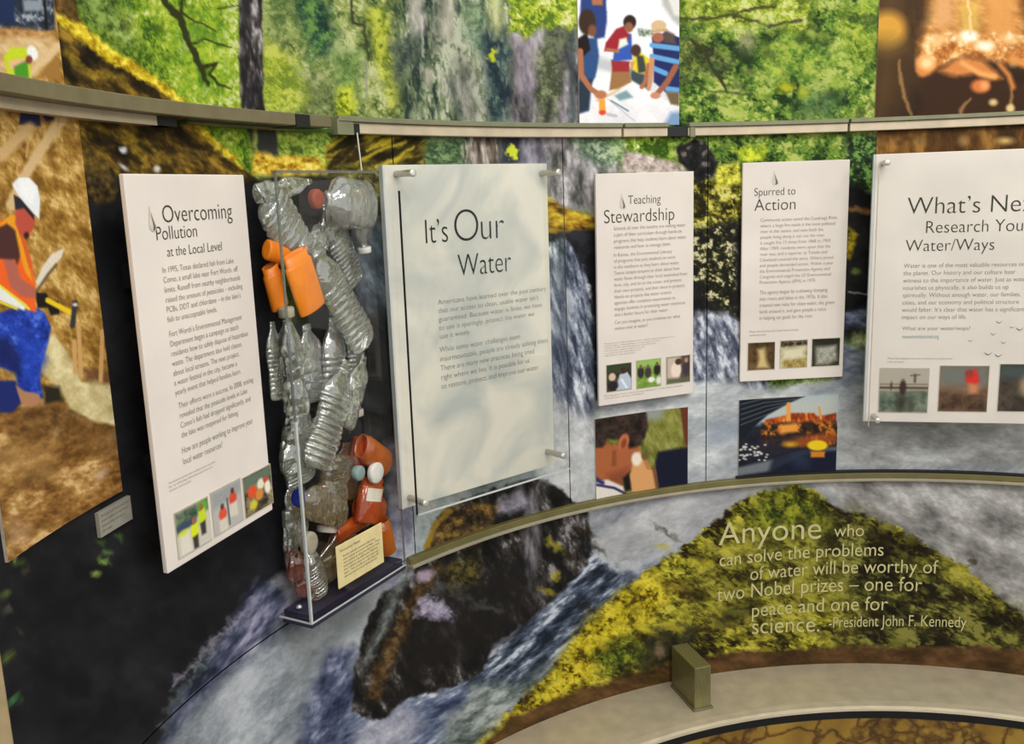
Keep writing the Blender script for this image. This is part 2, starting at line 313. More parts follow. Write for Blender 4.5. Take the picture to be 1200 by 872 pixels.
GREEN = [(0, (52, 76, 22)), (.3, (92, 126, 34)), (.55, (132, 164, 48)), (.8, (172, 192, 70)), (1, (222, 226, 168))]
def mural_art(x, y):
    A = Art(x, y)
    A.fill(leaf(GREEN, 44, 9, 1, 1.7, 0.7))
    # ---- upper left: spring wood
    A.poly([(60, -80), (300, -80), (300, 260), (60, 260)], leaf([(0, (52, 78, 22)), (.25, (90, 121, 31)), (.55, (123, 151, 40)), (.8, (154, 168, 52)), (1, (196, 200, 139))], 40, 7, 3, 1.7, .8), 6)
    A.poly([(80, -30), (128, -40), (150, 20), (160, 60), (120, 44), (92, 24)], leaf([(0, (43, 53, 24)), (.5, (80, 104, 45)), (1, (130, 153, 80))], 20, 7, 4), 14, 8, op=.85)
    A.poly([(190, 10), (262, 10), (268, 110), (216, 110)], leaf([(0, (83, 123, 33)), (.5, (139, 172, 38)), (1, (179, 187, 60))], 26, 8, 5), 20, 10, op=.7)
    br = (44, 48, 20)
    A.line([(184, -16), (196, 6), (212, 22), (220, 46), (230, 68), (240, 90), (243, 99)], [9, 8, 8, 7, 6, 6, 5], br, 1, 3, 9)
    A.line([(212, 22), (213, -8)], 4, br, 1, 2); A.line([(212, 14), (228, 24), (252, 36)], [3, 2, 1.5], br, .8, 2)
    A.line([(224, 52), (240, 46), (256, 52), (272, 56)], [3, 2, 2, 1.5], br, .8, 2); A.line([(238, 78), (254, 74), (246, 86), (256, 98), (272, 104)], [5, 4, 4, 3, 1.5], br, .8, 2)
    A.line([(255, 10), (282, 6)], 2, br, .8, 1)
    # ---- mid left: olive trees
    A.poly([(302, -80), (470, -80), (470, 240), (302, 240)], leaf([(0, (57, 73, 41)), (.35, (102, 118, 62)), (.7, (139, 149, 83)), (1, (177, 180, 130))], 34, 9, 8, 1.8, .8), 4)
    A.poly([(345, -20), (378, -20), (396, 40), (384, 72), (362, 66), (352, 30)], leaf([(0, (22, 45, 41)), (.5, (45, 80, 53)), (1, (95, 130, 64))], 16, 7, 9), 9, 8, op=.95)
    A.poly([(304, 40), (330, 54), (352, 84), (366, 118), (350, 132), (304, 132)], leaf([(0, (102, 121, 38)), (.5, (151, 165, 48)), (1, (187, 189, 83))], 16, 7, 10), 8, 8, op=.9)
    A.poly([(304, -20), (340, -20), (352, 30), (330, 50), (304, 44)], leaf([(0, (74, 95, 52)), (.5, (121, 137, 73)), (1, (165, 172, 111))], 20, 7, 12), 8, 8, op=.8)
    A.poly([(388, 60), (424, 60), (420, 116), (394, 108)], leaf([(0, (60, 90, 43)), (1, (121, 146, 80))], 16, 7, 13), 10, 8, op=.8)
    A.poly([(430, 10), (452, 8), (460, 62), (474, 120), (462, 138), (446, 96)], leaf([(0, (95, 109, 40)), (.5, (158, 165, 46)), (1, (187, 189, 78))], 14, 6, 14), 6, 6, op=.9)
    A.poly([(394, 104), (414, 98), (418, 136), (396, 136)], leaf([(0, (78, 95, 26)), (.5, (167, 177, 34)), (1, (191, 194, 69))], 10, 6, 15), 4, 5)
    A.line([(410, -10), (414, 26), (426, 30), (432, 70)], 3.5, (57, 60, 38), 1, 2); A.line([(429, 70), (430, 118)], 2, (130, 127, 111), .8, 1)
    A.ell(372, 112, 16, 22, (80, 90, 60), 12, op=.5)
    # ---- trunk
    A.poly([(280, -80), (308, -80), (307, 20), (308, 60), (309, 122), (326, 200), (301, 200), (283, 124), (280, 60)],
           tex([(0, (24, 22, 24)), (.45, (43, 40, 41)), (.68, (80, 74, 76)), (1, (170, 165, 163))], 9, 4, 20, 1.5, 3.5, 2.2), 1.2, 1.5)
    A.poly([(280, -80), (289, -80), (289, 20), (292, 122), (283, 122)], (29, 27, 29), 3, 2, op=.7)
    # ---- centre: grey-green gorge
    A.poly([(462, -80), (612, -80), (612, 240), (470, 240)], leaf([(0, (38, 50, 46)), (.3, (73, 87, 67)), (.6, (109, 121, 90)), (1, (170, 172, 151))], 30, 7, 22, 2.0, 3.0, 1.5), 10)
    A.poly([(476, -30), (496, -30), (498, 40), (482, 44)], tex([(0, (130, 125, 113)), (1, (196, 189, 180))], 8, 3, 23, 1.5, 3), 5, 4, op=.85)
    A.poly([(520, -30), (536, -30), (530, 50), (516, 46)], tex([(0, (135, 130, 118)), (1, (193, 186, 174))], 8, 3, 24, 1.5, 3), 5, 4, op=.8)
    A.line([(494, 20), (496, 66)], 2.5, (180, 175, 165), 1, 2); A.poly([(494, 78), (508, 80), (504, 104), (496, 100)], (174, 168, 153), 4, 3, op=.7)
    A.poly([(538, 60), (556, 84), (562, 140), (540, 144), (520, 100)], tex([(0, (78, 80, 73)), (1, (153, 147, 144))], 7, 3, 25, 1.5, 3), 8, 5, op=.7)
    A.poly([(458, 50), (490, 42), (492, 60), (470, 100), (458, 96)], leaf([(0, (43, 52, 55)), (1, (97, 107, 87))], 12, 6, 26), 8, 6, op=.8)
    A.poly([(508, -20), (520, -20), (514, 60), (506, 64)], (73, 76, 73), 6, 4, op=.6)
    A.poly([(540, 0), (566, 6), (574, 60), (560, 66), (546, 40)], leaf([(0, (64, 90, 71)), (1, (130, 149, 114))], 14, 6, 27), 8, 5, op=.8)
    A.poly([(564, 40), (584, 30), (602, 60), (600, 142), (572, 142)], leaf([(0, (29, 41, 48)), (.6, (53, 71, 73)), (1, (102, 116, 102))], 14, 6, 28, 1.8, 2, 1.5), 7, 5)
    A.poly([(566, -30), (586, -30), (588, 30), (580, 46)], (186, 187, 130), 6, 4, op=.8); A.ell(576, 65, 4, 7, (170, 180, 43), 1.5, warp=5, ws=5)
    # ---- cliff and lime leaves
    A.poly([(600, 30), (690, 30), (700, 250), (596, 250)], tex([(0, (50, 46, 52)), (.4, (95, 92, 93)), (.7, (135, 128, 135)), (1, (179, 170, 174))], 14, 5, 30, 1.5, 2.6, 2.2), 6, 6)
    A.poly([(604, 44), (626, 36), (632, 90), (622, 120), (604, 108)], tex([(0, (104, 95, 106)), (.6, (153, 144, 154)), (1, (186, 177, 184))], 8, 4, 31, 1.5, 4), 5, 4, op=.8)
    A.poly([(626, 60), (648, 40), (660, 80), (652, 144), (632, 144)], leaf([(0, (60, 69, 46)), (.5, (97, 107, 73)), (1, (142, 144, 113))], 14, 6, 32), 7, 6, op=.85)
    A.poly([(636, 34), (672, 34), (676, 60), (646, 58)], leaf([(0, (46, 52, 43)), (1, (104, 113, 83))], 10, 5, 33), 6, 5, op=.8)
    A.line([(669, 40), (671, 148)], 7, (53, 67, 66), 3, 3, op=.7); A.line([(645, 120), (640, 148)], 6, (34, 36, 34), 3, 3, op=.8)
    A.poly([(596, -80), (690, -80), (682, 20), (664, 36), (636, 30), (612, 44), (596, 34)], leaf([(0, (83, 106, 34)), (.4, (139, 160, 41)), (.75, (174, 184, 60)), (1, (205, 205, 147))], 18, 6, 34), 4, 7, 8, brk=6)
    # ---- right of the boat: green hillside
    A.poly([(786, -80), (2600, -80), (2600, 300), (786, 300)], leaf([(0, (29, 48, 22)), (.3, (66, 97, 36)), (.6, (100, 130, 48)), (.85, (133, 154, 60)), (1, (170, 179, 95))], 30, 8, 40, 2.0), 3)
    A.poly([(790, -60), (960, -60), (950, 44), (900, 30), (850, 36), (796, 24)], leaf([(0, (74, 90, 29)), (.4, (132, 149, 40)), (.8, (170, 180, 64)), (1, (201, 203, 130))], 16, 6, 41), 8, 8, op=.9)
    A.poly([(800, 40), (836, 54), (860, 70), (850, 92), (812, 84), (798, 110), (796, 60)], leaf([(0, (41, 48, 26)), (.6, (83, 93, 48)), (1, (142, 151, 80))], 16, 6, 42), 8, 6, op=.85)
    for q in (((795, 22), (836, 22), (872, 12), (908, 8)), ((860, 18), (900, 30), (940, 24))): A.line(q, 3.5, (60, 60, 34), 1, 3, op=.9)
    A.line([(808, 46), (826, 60), (834, 78), (846, 96), (852, 108)], [3, 4, 4, 4, 3], (53, 52, 29), 1, 2); A.line([(800, 92), (830, 106), (886, 112)], 2.5, (69, 80, 43), 1, 2, op=.8)
    A.ell(875, 50, 10, 12, (170, 161, 121), 6, op=.7); A.poly([(880, 60), (920, 40), (960, 46), (990, 70), (960, 90), (900, 96)], leaf([(0, (57, 87, 34)), (.5, (107, 142, 50)), (1, (165, 179, 69))], 14, 6, 43), 12, 8, op=.7)
    A.poly([(980, 10), (1028, 0), (1028, 70), (1000, 80)], leaf([(0, (73, 97, 31)), (.5, (130, 158, 45)), (1, (179, 186, 73))], 12, 5, 44), 8, 6, op=.8)
    A.poly([(940, 110), (990, 104), (980, 138), (930, 138)], leaf([(0, (29, 53, 34)), (1, (74, 107, 64))], 12, 6, 45), 10, 6, op=.75); A.ell(922, 103, 9, 5, (163, 163, 34), 3, warp=3); A.ell(942, 108, 6, 5, (156, 160, 38), 3, warp=3)
    for i in range(26):
        r_ = np.random.RandomState(300+i); A.ell(800+225*r_.rand(), 10+125*r_.rand(), 4+7*r_.rand(), 3+6*r_.rand(), (40, 58, 30) if i % 2 else (149, 168, 66), 2, op=.55, warp=6, ws=4, seed=i)
    # ---- mossy slope at far left
    dk = tex([(0, (24, 18, 10)), (.4, (50, 38, 18)), (.7, (94, 72, 26)), (1, (150, 118, 40))], 16, 5, 50, .7, 2.2, 2.2)
    A.poly([(40, -60), (90, -60), (90, 20), (126, 62), (170, 88), (206, 112), (238, 152), (286, 196), (360, 262), (40, 420)], dk, 2, 4, 8)
    A.line([(62, 16), (90, 34), (124, 62), (168, 86), (206, 114), (240, 156), (284, 196)], [6, 15, 17, 12, 8, 8, 6], tex([(0, (140, 104, 20)), (.5, (196, 172, 34)), (1, (232, 214, 80))], 6, 3, 51), 2.5, 3, 6, brk=3)
    A.poly([(60, -40), (82, -40), (86, 18), (66, 14)], tex([(0, (50, 40, 22)), (1, (130, 92, 44))], 8, 3, 52), 4, 3)
    for q, w in ((((80, 60), (100, 84), (140, 90), (148, 104)), 9), (((98, 134), (122, 152), (158, 170), (172, 196)), 8), (((150, 158), (176, 172), (200, 190)), 6)):
        A.line(q, w, tex([(0, (92, 72, 20)), (1, (176, 146, 44))], 5, 3, 53), 3, 4, 7, op=.7, brk=4)
    A.ell(144, 176, 4, 4, (200, 200, 204), 1.5, warp=2); A.ell(145, 196, 6, 2, (190, 186, 188), 1.5, .6); A.ell(184, 198, 4, 4, (206, 196, 186), 2)
    # ---- dark hollow filling the left of the middle and lower tiers
    A.poly([(92, 205), (120, 200), (150, 212), (300, 214), (338, 200), (420, 196), (470, 206), (470, 660), (478, 676), (360, 690), (306, 690), (262, 752), (220, 810), (186, 880), (180, 1000), (-200, 1000), (-200, 200)],
           tex([(0, (22, 22, 25)), (1, (38, 38, 41))], 40, 3, 60), 5, 4)
    A.poly([(100, 170), (130, 190), (140, 232), (112, 240), (100, 222)], tex([(0, (30, 24, 14)), (1, (120, 94, 44))], 6, 3, 61), 4, 4, op=.8)
    for (a, b, r, c) in ((118, 636, 7, (50, 70, 34)), (140, 630, 5, (66, 96, 44)), (126, 648, 5, (84, 110, 62)), (122, 658, 6, (112, 140, 64)), (112, 672, 5, (128, 152, 70)), (22, 660, 8, (50, 66, 34)), (4, 696, 6, (90, 112, 50)),
                         (10, 712, 6, (70, 72, 60)), (12, 768, 8, (96, 110, 46)), (18, 820, 8, (64, 104, 66)), (16, 654, 4, (140, 160, 120)), (30, 668, 5, (60, 52, 40)), (24, 740, 4, (50, 56, 44))): A.ell(a, b, r, r*.6, c, 2.5, a*.7, warp=4, ws=5, seed=a)
    # ---- moss and logs under the upper rail, centre left
    A.poly([(296, 150), (420, 150), (420, 205), (296, 205)], leaf([(0, (72, 92, 36)), (.5, (140, 168, 60)), (1, (196, 206, 90))], 14, 6, 62), 5, 3, op=.9)
    A.poly([(301, 148), (324, 148), (326, 186), (312, 188), (302, 180)], (52, 52, 50), 1.5, 1)
    A.poly([(296, 178), (330, 182), (372, 184), (388, 204), (296, 206)], tex([(0, (120, 82, 22)), (.5, (206, 170, 48)), (1, (240, 220, 110))], 7, 3, 63), 3, 4)
    A.poly([(380, 172), (406, 156), (424, 152), (500, 160), (510, 206), (384, 206)], tex([(0, (28, 24, 12)), (.45, (60, 50, 20)), (.7, (122, 106, 30)), (1, (186, 166, 44))], 9, 4, 64, -.5, 3.2, 2.3), 3, 4)
    for q in (((424, 186), (452, 174), (474, 166)), ((430, 176), (446, 168), (460, 162)), ((440, 196), (468, 184), (484, 172)), ((388, 170), (398, 164), (408, 156))): A.line(q, 3, (190, 170, 46), 1.5, 2, op=.9)
    A.poly([(498, 150), (540, 150), (540, 200), (498, 200)], leaf([(0, (52, 74, 48)), (1, (124, 146, 100))], 10, 5, 65), 4, 3); A.poly([(548, 150), (586, 150), (586, 200), (548, 200)], tex([(0, (50, 44, 40)), (.6, (110, 98, 88)), (1, (190, 180, 170))], 6, 3, 66, 1.5, 4), 3, 2)
    A.poly([(586, 150), (612, 150), (612, 196), (586, 196)], (40, 44, 58), 4, 3, op=.9); A.ell(601, 181, 7, 10, (196, 204, 54), 1.5, warp=9, ws=7)
    A.poly([(612, 152), (642, 152), (642, 196), (610, 196)], tex([(0, (86, 84, 96)), (1, (178, 172, 184))], 6, 3, 67, 1.5, 3), 3, 3, op=.8)
    # behind the case and the big clear panel: falls, mist
    A.poly([(404, 250), (480, 236), (500, 330), (470, 390), (430, 360), (404, 300)], tex([(0, (58, 76, 92)), (.5, (104, 124, 142)), (1, (170, 184, 196))], 12, 4, 68, 1.2, 2), 12, 8, op=.9)
    A.poly([(396, 196), (470, 196), (480, 252), (400, 262)], leaf([(0, (50, 46, 20)), (.6, (130, 118, 46)), (1, (196, 190, 110))], 12, 5, 69), 8, 5, op=.8)
    A.poly([(474, 200), (662, 196), (700, 330), (704, 600), (660, 620), (474, 690)], tex([(0, (96, 108, 112)), (.5, (150, 160, 160)), (1, (196, 200, 196))], 40, 4, 70), 10, 6)
    A.poly([(640, 170), (700, 160), (730, 196), (730, 240), (640, 246)], tex([(0, (66, 66, 62)), (.5, (128, 124, 124)), (1, (196, 190, 190))], 9, 4, 71, 1.5, 2.4), 4, 4)
    A.poly([(660, 150), (730, 152), (736, 192), (700, 196), (680, 180)], leaf([(0, (48, 74, 54)), (.6, (104, 132, 96)), (1, (170, 186, 150))], 10, 5, 72), 6, 5, op=.8)
    A.poly([(640, 230), (668, 246), (702, 254), (702, 280), (640, 280)], tex([(0, (72, 48, 16)), (.5, (160, 120, 34)), (1, (212, 190, 60))], 7, 3, 73, .2, 2), 2.5, 3)
    A.poly([(640, 272), (704, 268), (820, 268), (820, 480), (700, 480), (640, 320)], tex([(0, (26, 26, 30)), (1, (46, 46, 52))], 18, 3, 74), 3, 3)
    A.poly([(640, 286), (662, 280), (676, 300), (690, 330), (696, 372), (699, 520), (640, 520)],
           tex([(0, (44, 50, 64)), (.35, (88, 96, 112)), (.65, (138, 145, 158)), (1, (212, 215, 220))], 5.5, 4, 75, 1.32, 5.0, 2.5), 2.5, 5, 6)
    A.poly([(640, 300), (660, 300), (672, 360), (668, 440), (640, 480)], tex([(0, (36, 42, 58)), (.6, (78, 86, 104)), (1, (140, 146, 160))], 5, 4, 131, 1.3, 5, 2.4), 8, 6, op=.5)
    A.poly([(644, 470), (700, 486), (700, 620), (636, 620), (630, 500)], tex([(0, (150, 152, 154)), (1, (204, 204, 202))], 22, 4, 76), 14, 6)
    # between and behind the small panels
    A.poly([(730, 176), (770, 184), (800, 192), (820, 216), (730, 216)], tex([(0, (110, 96, 88)), (.5, (178, 162, 154)), (1, (218, 206, 198))], 7, 4, 77), 3, 3)
    A.poly([(800, 210), (880, 205), (880, 300), (800, 300)], leaf([(0, (32, 28, 14)), (.4, (84, 80, 28)), (.7, (150, 142, 46)), (1, (206, 200, 110))], 14, 6, 79), 5, 4)
    A.poly([(780, 290), (1040, 190), (1040, 380), (880, 440), (780, 440)], tex([(0, (20, 20, 22)), (1, (38, 37, 36))], 20, 3, 80), 6, 5)
    A.poly([(806, 268), (860, 262), (862, 368), (840, 360), (806, 330)], leaf([(0, (22, 22, 20)), (.62, (36, 36, 24)), (.85, (96, 94, 52)), (1, (196, 190, 150))], 9, 5, 81, 1.8), 5, 4)
    A.poly([(792, 172), (814, 164), (826, 166), (842, 190), (840, 206), (820, 214), (796, 190)], tex([(0, (18, 18, 20)), (.7, (40, 38, 38)), (1, (110, 100, 96))], 7, 3, 82), 1.5, 2, 6)
    A.poly([(840, 196), (866, 190), (872, 214), (838, 220)], leaf([(0, (92, 88, 24)), (.5, (168, 166, 44)), (1, (220, 214, 90))], 8, 4, 83), 3, 4)
    A.poly([(856, 176), (900, 168), (900, 186), (870, 190)], leaf([(0, (120, 140, 30)), (1, (206, 214, 60))], 8, 4, 84), 3, 4)
    A.poly([(806, 368), (846, 366), (868, 374), (900, 400), (900, 470), (800, 470)], tex([(0, (66, 72, 88)), (.5, (126, 132, 146)), (1, (204, 207, 214))], 5, 4, 85, 1.3, 2.6, 2.4), 4, 5)
    A.poly([(800, 452), (850, 446), (900, 456), (1040, 430), (2600, 420), (2600, 600), (1000, 600), (800, 600), (700, 610), (700, 470)], tex([(0, (132, 138, 144)), (.5, (170, 174, 176)), (1, (214, 216, 214))], 26, 5, 86, -.15, 2.2, 2.0), 5, 5)
    A.poly([(830, 496), (870, 492), (870, 520), (830, 522)], (140, 150, 164), 7, 4, op=.7)
    A.poly([(990, 160), (1030, 156), (1030, 230), (990, 214)], leaf([(0, (24, 34, 22)), (.6, (46, 66, 38)), (1, (110, 150, 70))], 10, 5, 87), 5, 4)
    A.line([(996, 244), (1026, 250)], 6, (128, 90, 52), 2, 3, brk=2); A.poly([(994, 264), (1006, 274), (998, 304), (990, 300)], leaf([(0, (70, 62, 16)), (1, (176, 152, 40))], 6, 4, 88), 2, 3); A.ell(1003, 318, 6, 4, (96, 112, 50), 2, warp=3)
    A.line([(994, 342), (1018, 346)], 1.5, (150, 150, 150), 1, 2); A.poly([(988, 364), (1024, 360), (1024, 384), (988, 386)], tex([(0, (36, 42, 60)), (1, (124, 134, 156))], 7, 3, 89, 0, 2), 3, 3)
    A.poly([(980, 396), (1030, 410), (1030, 450), (980, 446)], tex([(0, (70, 76, 92)), (1, (140, 146, 156))], 9, 3, 90, 0, 2), 8, 4)
    A.poly([(980, 490), (2600, 488), (2600, 570), (980, 570)], tex([(0, (118, 118, 114)), (.5, (152, 152, 148)), (1, (188, 190, 190))], 20, 5, 91, .1, 2.0, 2.0), 14, 4, op=.9)
    # ---- lower tier: river
    A.poly([(186, 872), (220, 812), (262, 752), (306, 690), (330, 670), (476, 664), (640, 616), (760, 580), (860, 560), (1000, 546), (2600, 540), (2600, 1100), (-100, 1100)],
           tex([(0, (96, 100, 110)), (.5, (142, 144, 150)), (1, (186, 186, 190))], 30, 5, 100, -.7, 2.4, 1.9), 4, 5)
    A.poly([(300, 678), (330, 690), (360, 740), (260, 800), (200, 880), (182, 876), (214, 812), (258, 750)], tex([(0, (32, 36, 50)), (.45, (74, 78, 100)), (1, (158, 154, 176))], 14, 4, 101, -.9, 3.4, 2.3), 5, 5)
    A.poly([(300, 760), (420, 690), (440, 780), (330, 900), (180, 900), (226, 830)], tex([(0, (100, 108, 116)), (.5, (138, 144, 150)), (1, (180, 184, 190))], 24, 5, 102, -.75, 2.4, 2.0), 12, 6)
    A.poly([(330, 740), (430, 690), (450, 720), (350, 790)], (118, 124, 122), 16, 6, op=.7)
    A.poly([(384, 764), (414, 760), (420, 826), (404, 872), (340, 900), (356, 834)], tex([(0, (38, 42, 66)), (.6, (80, 86, 112)), (1, (138, 144, 166))], 12, 4, 103, -.9, 2), 9, 6)
    A.poly([(410, 830), (480, 800), (560, 780), (640, 740), (700, 690), (770, 650), (740, 760), (600, 900), (380, 900)], tex([(0, (44, 52, 78)), (.4, (86, 96, 122)), (.75, (132, 140, 160)), (1, (196, 200, 206))], 14, 5, 104, -.55, 3.0, 2.3), 6, 6)
    A.poly([(420, 850), (470, 824), (500, 850), (440, 900), (400, 900)], tex([(0, (130, 132, 148)), (1, (186, 184, 194))], 12, 4, 105), 9, 6, op=.8)
    A.poly([(520, 840), (572, 812), (610, 816), (590, 850), (520, 890)], tex([(0, (92, 100, 98)), (1, (160, 164, 160))], 10, 4, 106, -.5, 2), 8, 5, op=.8)
    A.poly([(672, 640), (760, 590), (900, 566), (880, 590), (790, 640), (730, 676), (690, 670)], tex([(0, (138, 140, 142)), (.5, (164, 164, 166)), (1, (192, 192, 192))], 18, 5, 107, -.3, 2.2), 8, 6)
    A.poly([(690, 640), (716, 662), (748, 676), (700, 716), (652, 772), (600, 836), (548, 822), (540, 790), (600, 740), (660, 690)], tex([(0, (26, 32, 42)), (.4, (60, 68, 84)), (.7, (104, 114, 130)), (1, (186, 192, 200))], 9, 5, 108, -.65, 3.4, 2.6), 6, 5)
    A.poly([(556, 800), (610, 800), (640, 776), (600, 840), (552, 880), (520, 870)], tex([(0, (54, 64, 62)), (.5, (110, 120, 116)), (1, (170, 176, 172))], 9, 5, 128, -.5, 2.2, 2.3), 7, 6, op=.85)
    A.line([(700, 652), (724, 664), (748, 660)], 9, (178, 182, 186), 4, 5, 7, op=.8, brk=5)
    A.poly([(940, 556), (2600, 548), (2600, 760), (1200, 720), (1100, 650), (1000, 600)], tex([(0, (98, 96, 94)), (.35, (132, 129, 126)), (.7, (158, 156, 152)), (1, (190, 188, 186))], 24, 5, 109, .45, 1.8, 2.1), 8, 6)
    A.poly([(452, 520), (482, 500), (486, 640), (470, 690), (450, 690)], tex([(0, (104, 106, 126)), (.5, (142, 142, 160)), (1, (180, 180, 192))], 14, 4, 130), 5, 5)
    A.line([(206, 800), (236, 770), (268, 738), (304, 700)], 5, (150, 146, 164), 4, 8, 10, op=.7, brk=6); A.line([(190, 850), (214, 806), (246, 764)], 5, (96, 112, 116), 4, 8, 10, op=.6, brk=6)
    A.line([(236, 860), (290, 800), (336, 770), (380, 744)], 16, (176, 178, 186), 9, 10, 12, op=.55, brk=8)
    # ---- wet rocks
    rk = tex([(0, (18, 18, 18)), (.5, (33, 31, 30)), (.78, (66, 62, 58)), (1, (136, 130, 134))], 12, 5, 110, 1.2, 2.0, 2.1)
    A.poly([(480, 676), (500, 640), (512, 606), (532, 592), (556, 580), (590, 570), (612, 562), (630, 560), (650, 568), (668, 582), (690, 600), (694, 640), (688, 664), (660, 692), (620, 726), (580, 756), (566, 786), (530, 806), (480, 818), (444, 846), (412, 834), (416, 780), (430, 726), (452, 694)], rk, 2, 4, 9, 3)
    A.poly([(500, 690), (610, 650), (640, 700), (560, 770), (480, 800), (470, 750)], (30, 28, 27), 16, 8, op=.85)
    A.poly([(508, 612), (524, 598), (560, 590), (590, 590), (560, 640), (508, 646)], tex([(0, (32, 26, 20)), (.5, (70, 56, 38)), (1, (150, 116, 50))], 8, 4, 111), 4, 4)
    A.line([(500, 640), (512, 610), (526, 598)], 6, (150, 118, 40), 2, 3, brk=3); A.poly([(586, 586), (612, 568), (622, 590), (600, 604), (580, 602)], tex([(0, (110, 104, 116)), (1, (176, 170, 184))], 7, 3, 112), 4, 4, op=.9)
    A.poly([(618, 580), (632, 570), (634, 650), (622, 690), (612, 640)], tex([(0, (60, 58, 62)), (1, (156, 150, 156))], 5, 3, 113, 1.5, 4), 4, 4, op=.75)
    A.line([(512, 668), (490, 694), (470, 736), (452, 780), (440, 812)], [14, 16, 18, 20, 18], tex([(0, (44, 32, 18)), (.6, (86, 64, 36)), (1, (126, 98, 62))], 7, 4, 114), 4, 6, 8, op=.8, brk=5)
    A.line([(476, 672), (462, 700), (446, 740), (424, 784)], [14, 12, 10, 10], tex([(0, (52, 56, 52)), (1, (150, 156, 154))], 6, 4, 115, -.9, 2), 4, 4, op=.8)
    A.poly([(484, 718), (496, 700), (516, 704), (532, 722), (506, 728)], tex([(0, (84, 78, 92)), (.6, (148, 140, 160)), (1, (180, 172, 192))], 7, 4, 116), 4, 6, 7, brk=5); A.line([(520, 686), (552, 706), (586, 716)], 8, (70, 70, 64), 4, 6, 7, op=.7, brk=6); A.ell(498, 674, 10, 7, (158, 140, 158), 3, -.4, warp=4)
    A.poly([(520, 664), (560, 650), (564, 680), (530, 690)], leaf([(0, (36, 32, 18)), (1, (116, 104, 44))], 7, 4, 117), 8, 5, op=.7)
    # ---- mossy bank, lower right
    mo = leaf([(0, (34, 26, 14)), (.3, (78, 72, 24)), (.55, (124, 120, 34)), (.8, (158, 150, 42)), (1, (192, 180, 70))], 20, 7, 120, 2.2, 1.7, .35)
    bank = [(548, 890), (584, 848), (632, 800), (664, 760), (700, 716), (736, 688), (764, 664), (800, 640), (836, 612), (870, 586), (900, 574), (928, 568), (956, 576), (984, 598), (1020, 606), (1056, 622), (1092, 644), (1130, 664), (1166, 694), (1200, 724), (1230, 760), (2600, 830), (2600, 1000), (548, 1000)]
    A.poly(bank, mo, 2, 4, 7, 4, brk=3, bs=6)
    A.poly([(560, 872), (600, 838), (640, 796), (680, 738), (730, 694), (768, 670), (790, 690), (760, 730), (712, 760), (690, 800), (600, 850)], leaf([(0, (70, 54, 16)), (.25, (140, 122, 22)), (.6, (190, 172, 34)), (1, (218, 200, 64))], 15, 6, 121, 2.0), 10, 8, op=.92)
    A.poly([(880, 640), (1000, 600), (1080, 650), (1190, 720), (1220, 790), (960, 790), (1000, 720)], leaf([(0, (24, 20, 14)), (.4, (52, 50, 24)), (.75, (86, 86, 36)), (1, (128, 124, 58))], 16, 7, 122, 2.2, 1.9, .35), 22, 10, op=.95)
    A.poly([(880, 584), (930, 570), (960, 590), (980, 620), (930, 640), (880, 620)], leaf([(0, (34, 44, 16)), (.5, (88, 98, 26)), (1, (150, 154, 44))], 14, 7, 123), 12, 7, op=.8)
    A.poly([(830, 640), (960, 620), (990, 700), (900, 750), (800, 720)], leaf([(0, (44, 38, 16)), (.5, (108, 106, 34)), (1, (164, 156, 58))], 14, 6, 124, 2.2, 1.6, .35), 18, 8, op=.75)
    A.poly([(742, 776), (760, 740), (800, 730), (820, 736), (812, 760), (780, 782), (752, 792)], tex([(0, (24, 24, 20)), (1, (58, 54, 34))], 8, 3, 125), 6, 5, op=.9); A.ell(774, 762, 7, 8, (116, 96, 74), 3, warp=5)
    A.poly([(690, 770), (740, 740), (756, 770), (720, 792)], leaf([(0, (28, 36, 16)), (.6, (78, 92, 30)), (1, (130, 142, 40))], 9, 5, 126), 8, 5, op=.75)
    A.ell(858, 722, 26, 10, (52, 46, 22), 6, -.4, op=.7, warp=8); A.ell(800, 690, 22, 7, (70, 56, 22), 5, .3, op=.6, warp=8)
    for i in range(60):
        r_ = np.random.RandomState(i+900); a = 640+520*r_.rand(); b = 610+170*r_.rand()
        A.ell(a, b, 5+9*r_.rand(), 2+4*r_.rand(), (36, 28, 14) if i % 2 else (172, 160, 44) if a < 860 else (104, 104, 42), 2.0, .2+.4*r_.rand(), op=.6, warp=6, seed=i)
    A.poly([(560, 880), (600, 840), (650, 820), (700, 802), (790, 776), (860, 764), (1000, 758), (2600, 764), (2600, 1000), (560, 1000)], tex([(0, (54, 38, 22)), (.5, (78, 54, 32)), (1, (104, 72, 46))], 16, 4, 127, 0, 2), 3, 4, 14, op=.93)
    return A.ink()

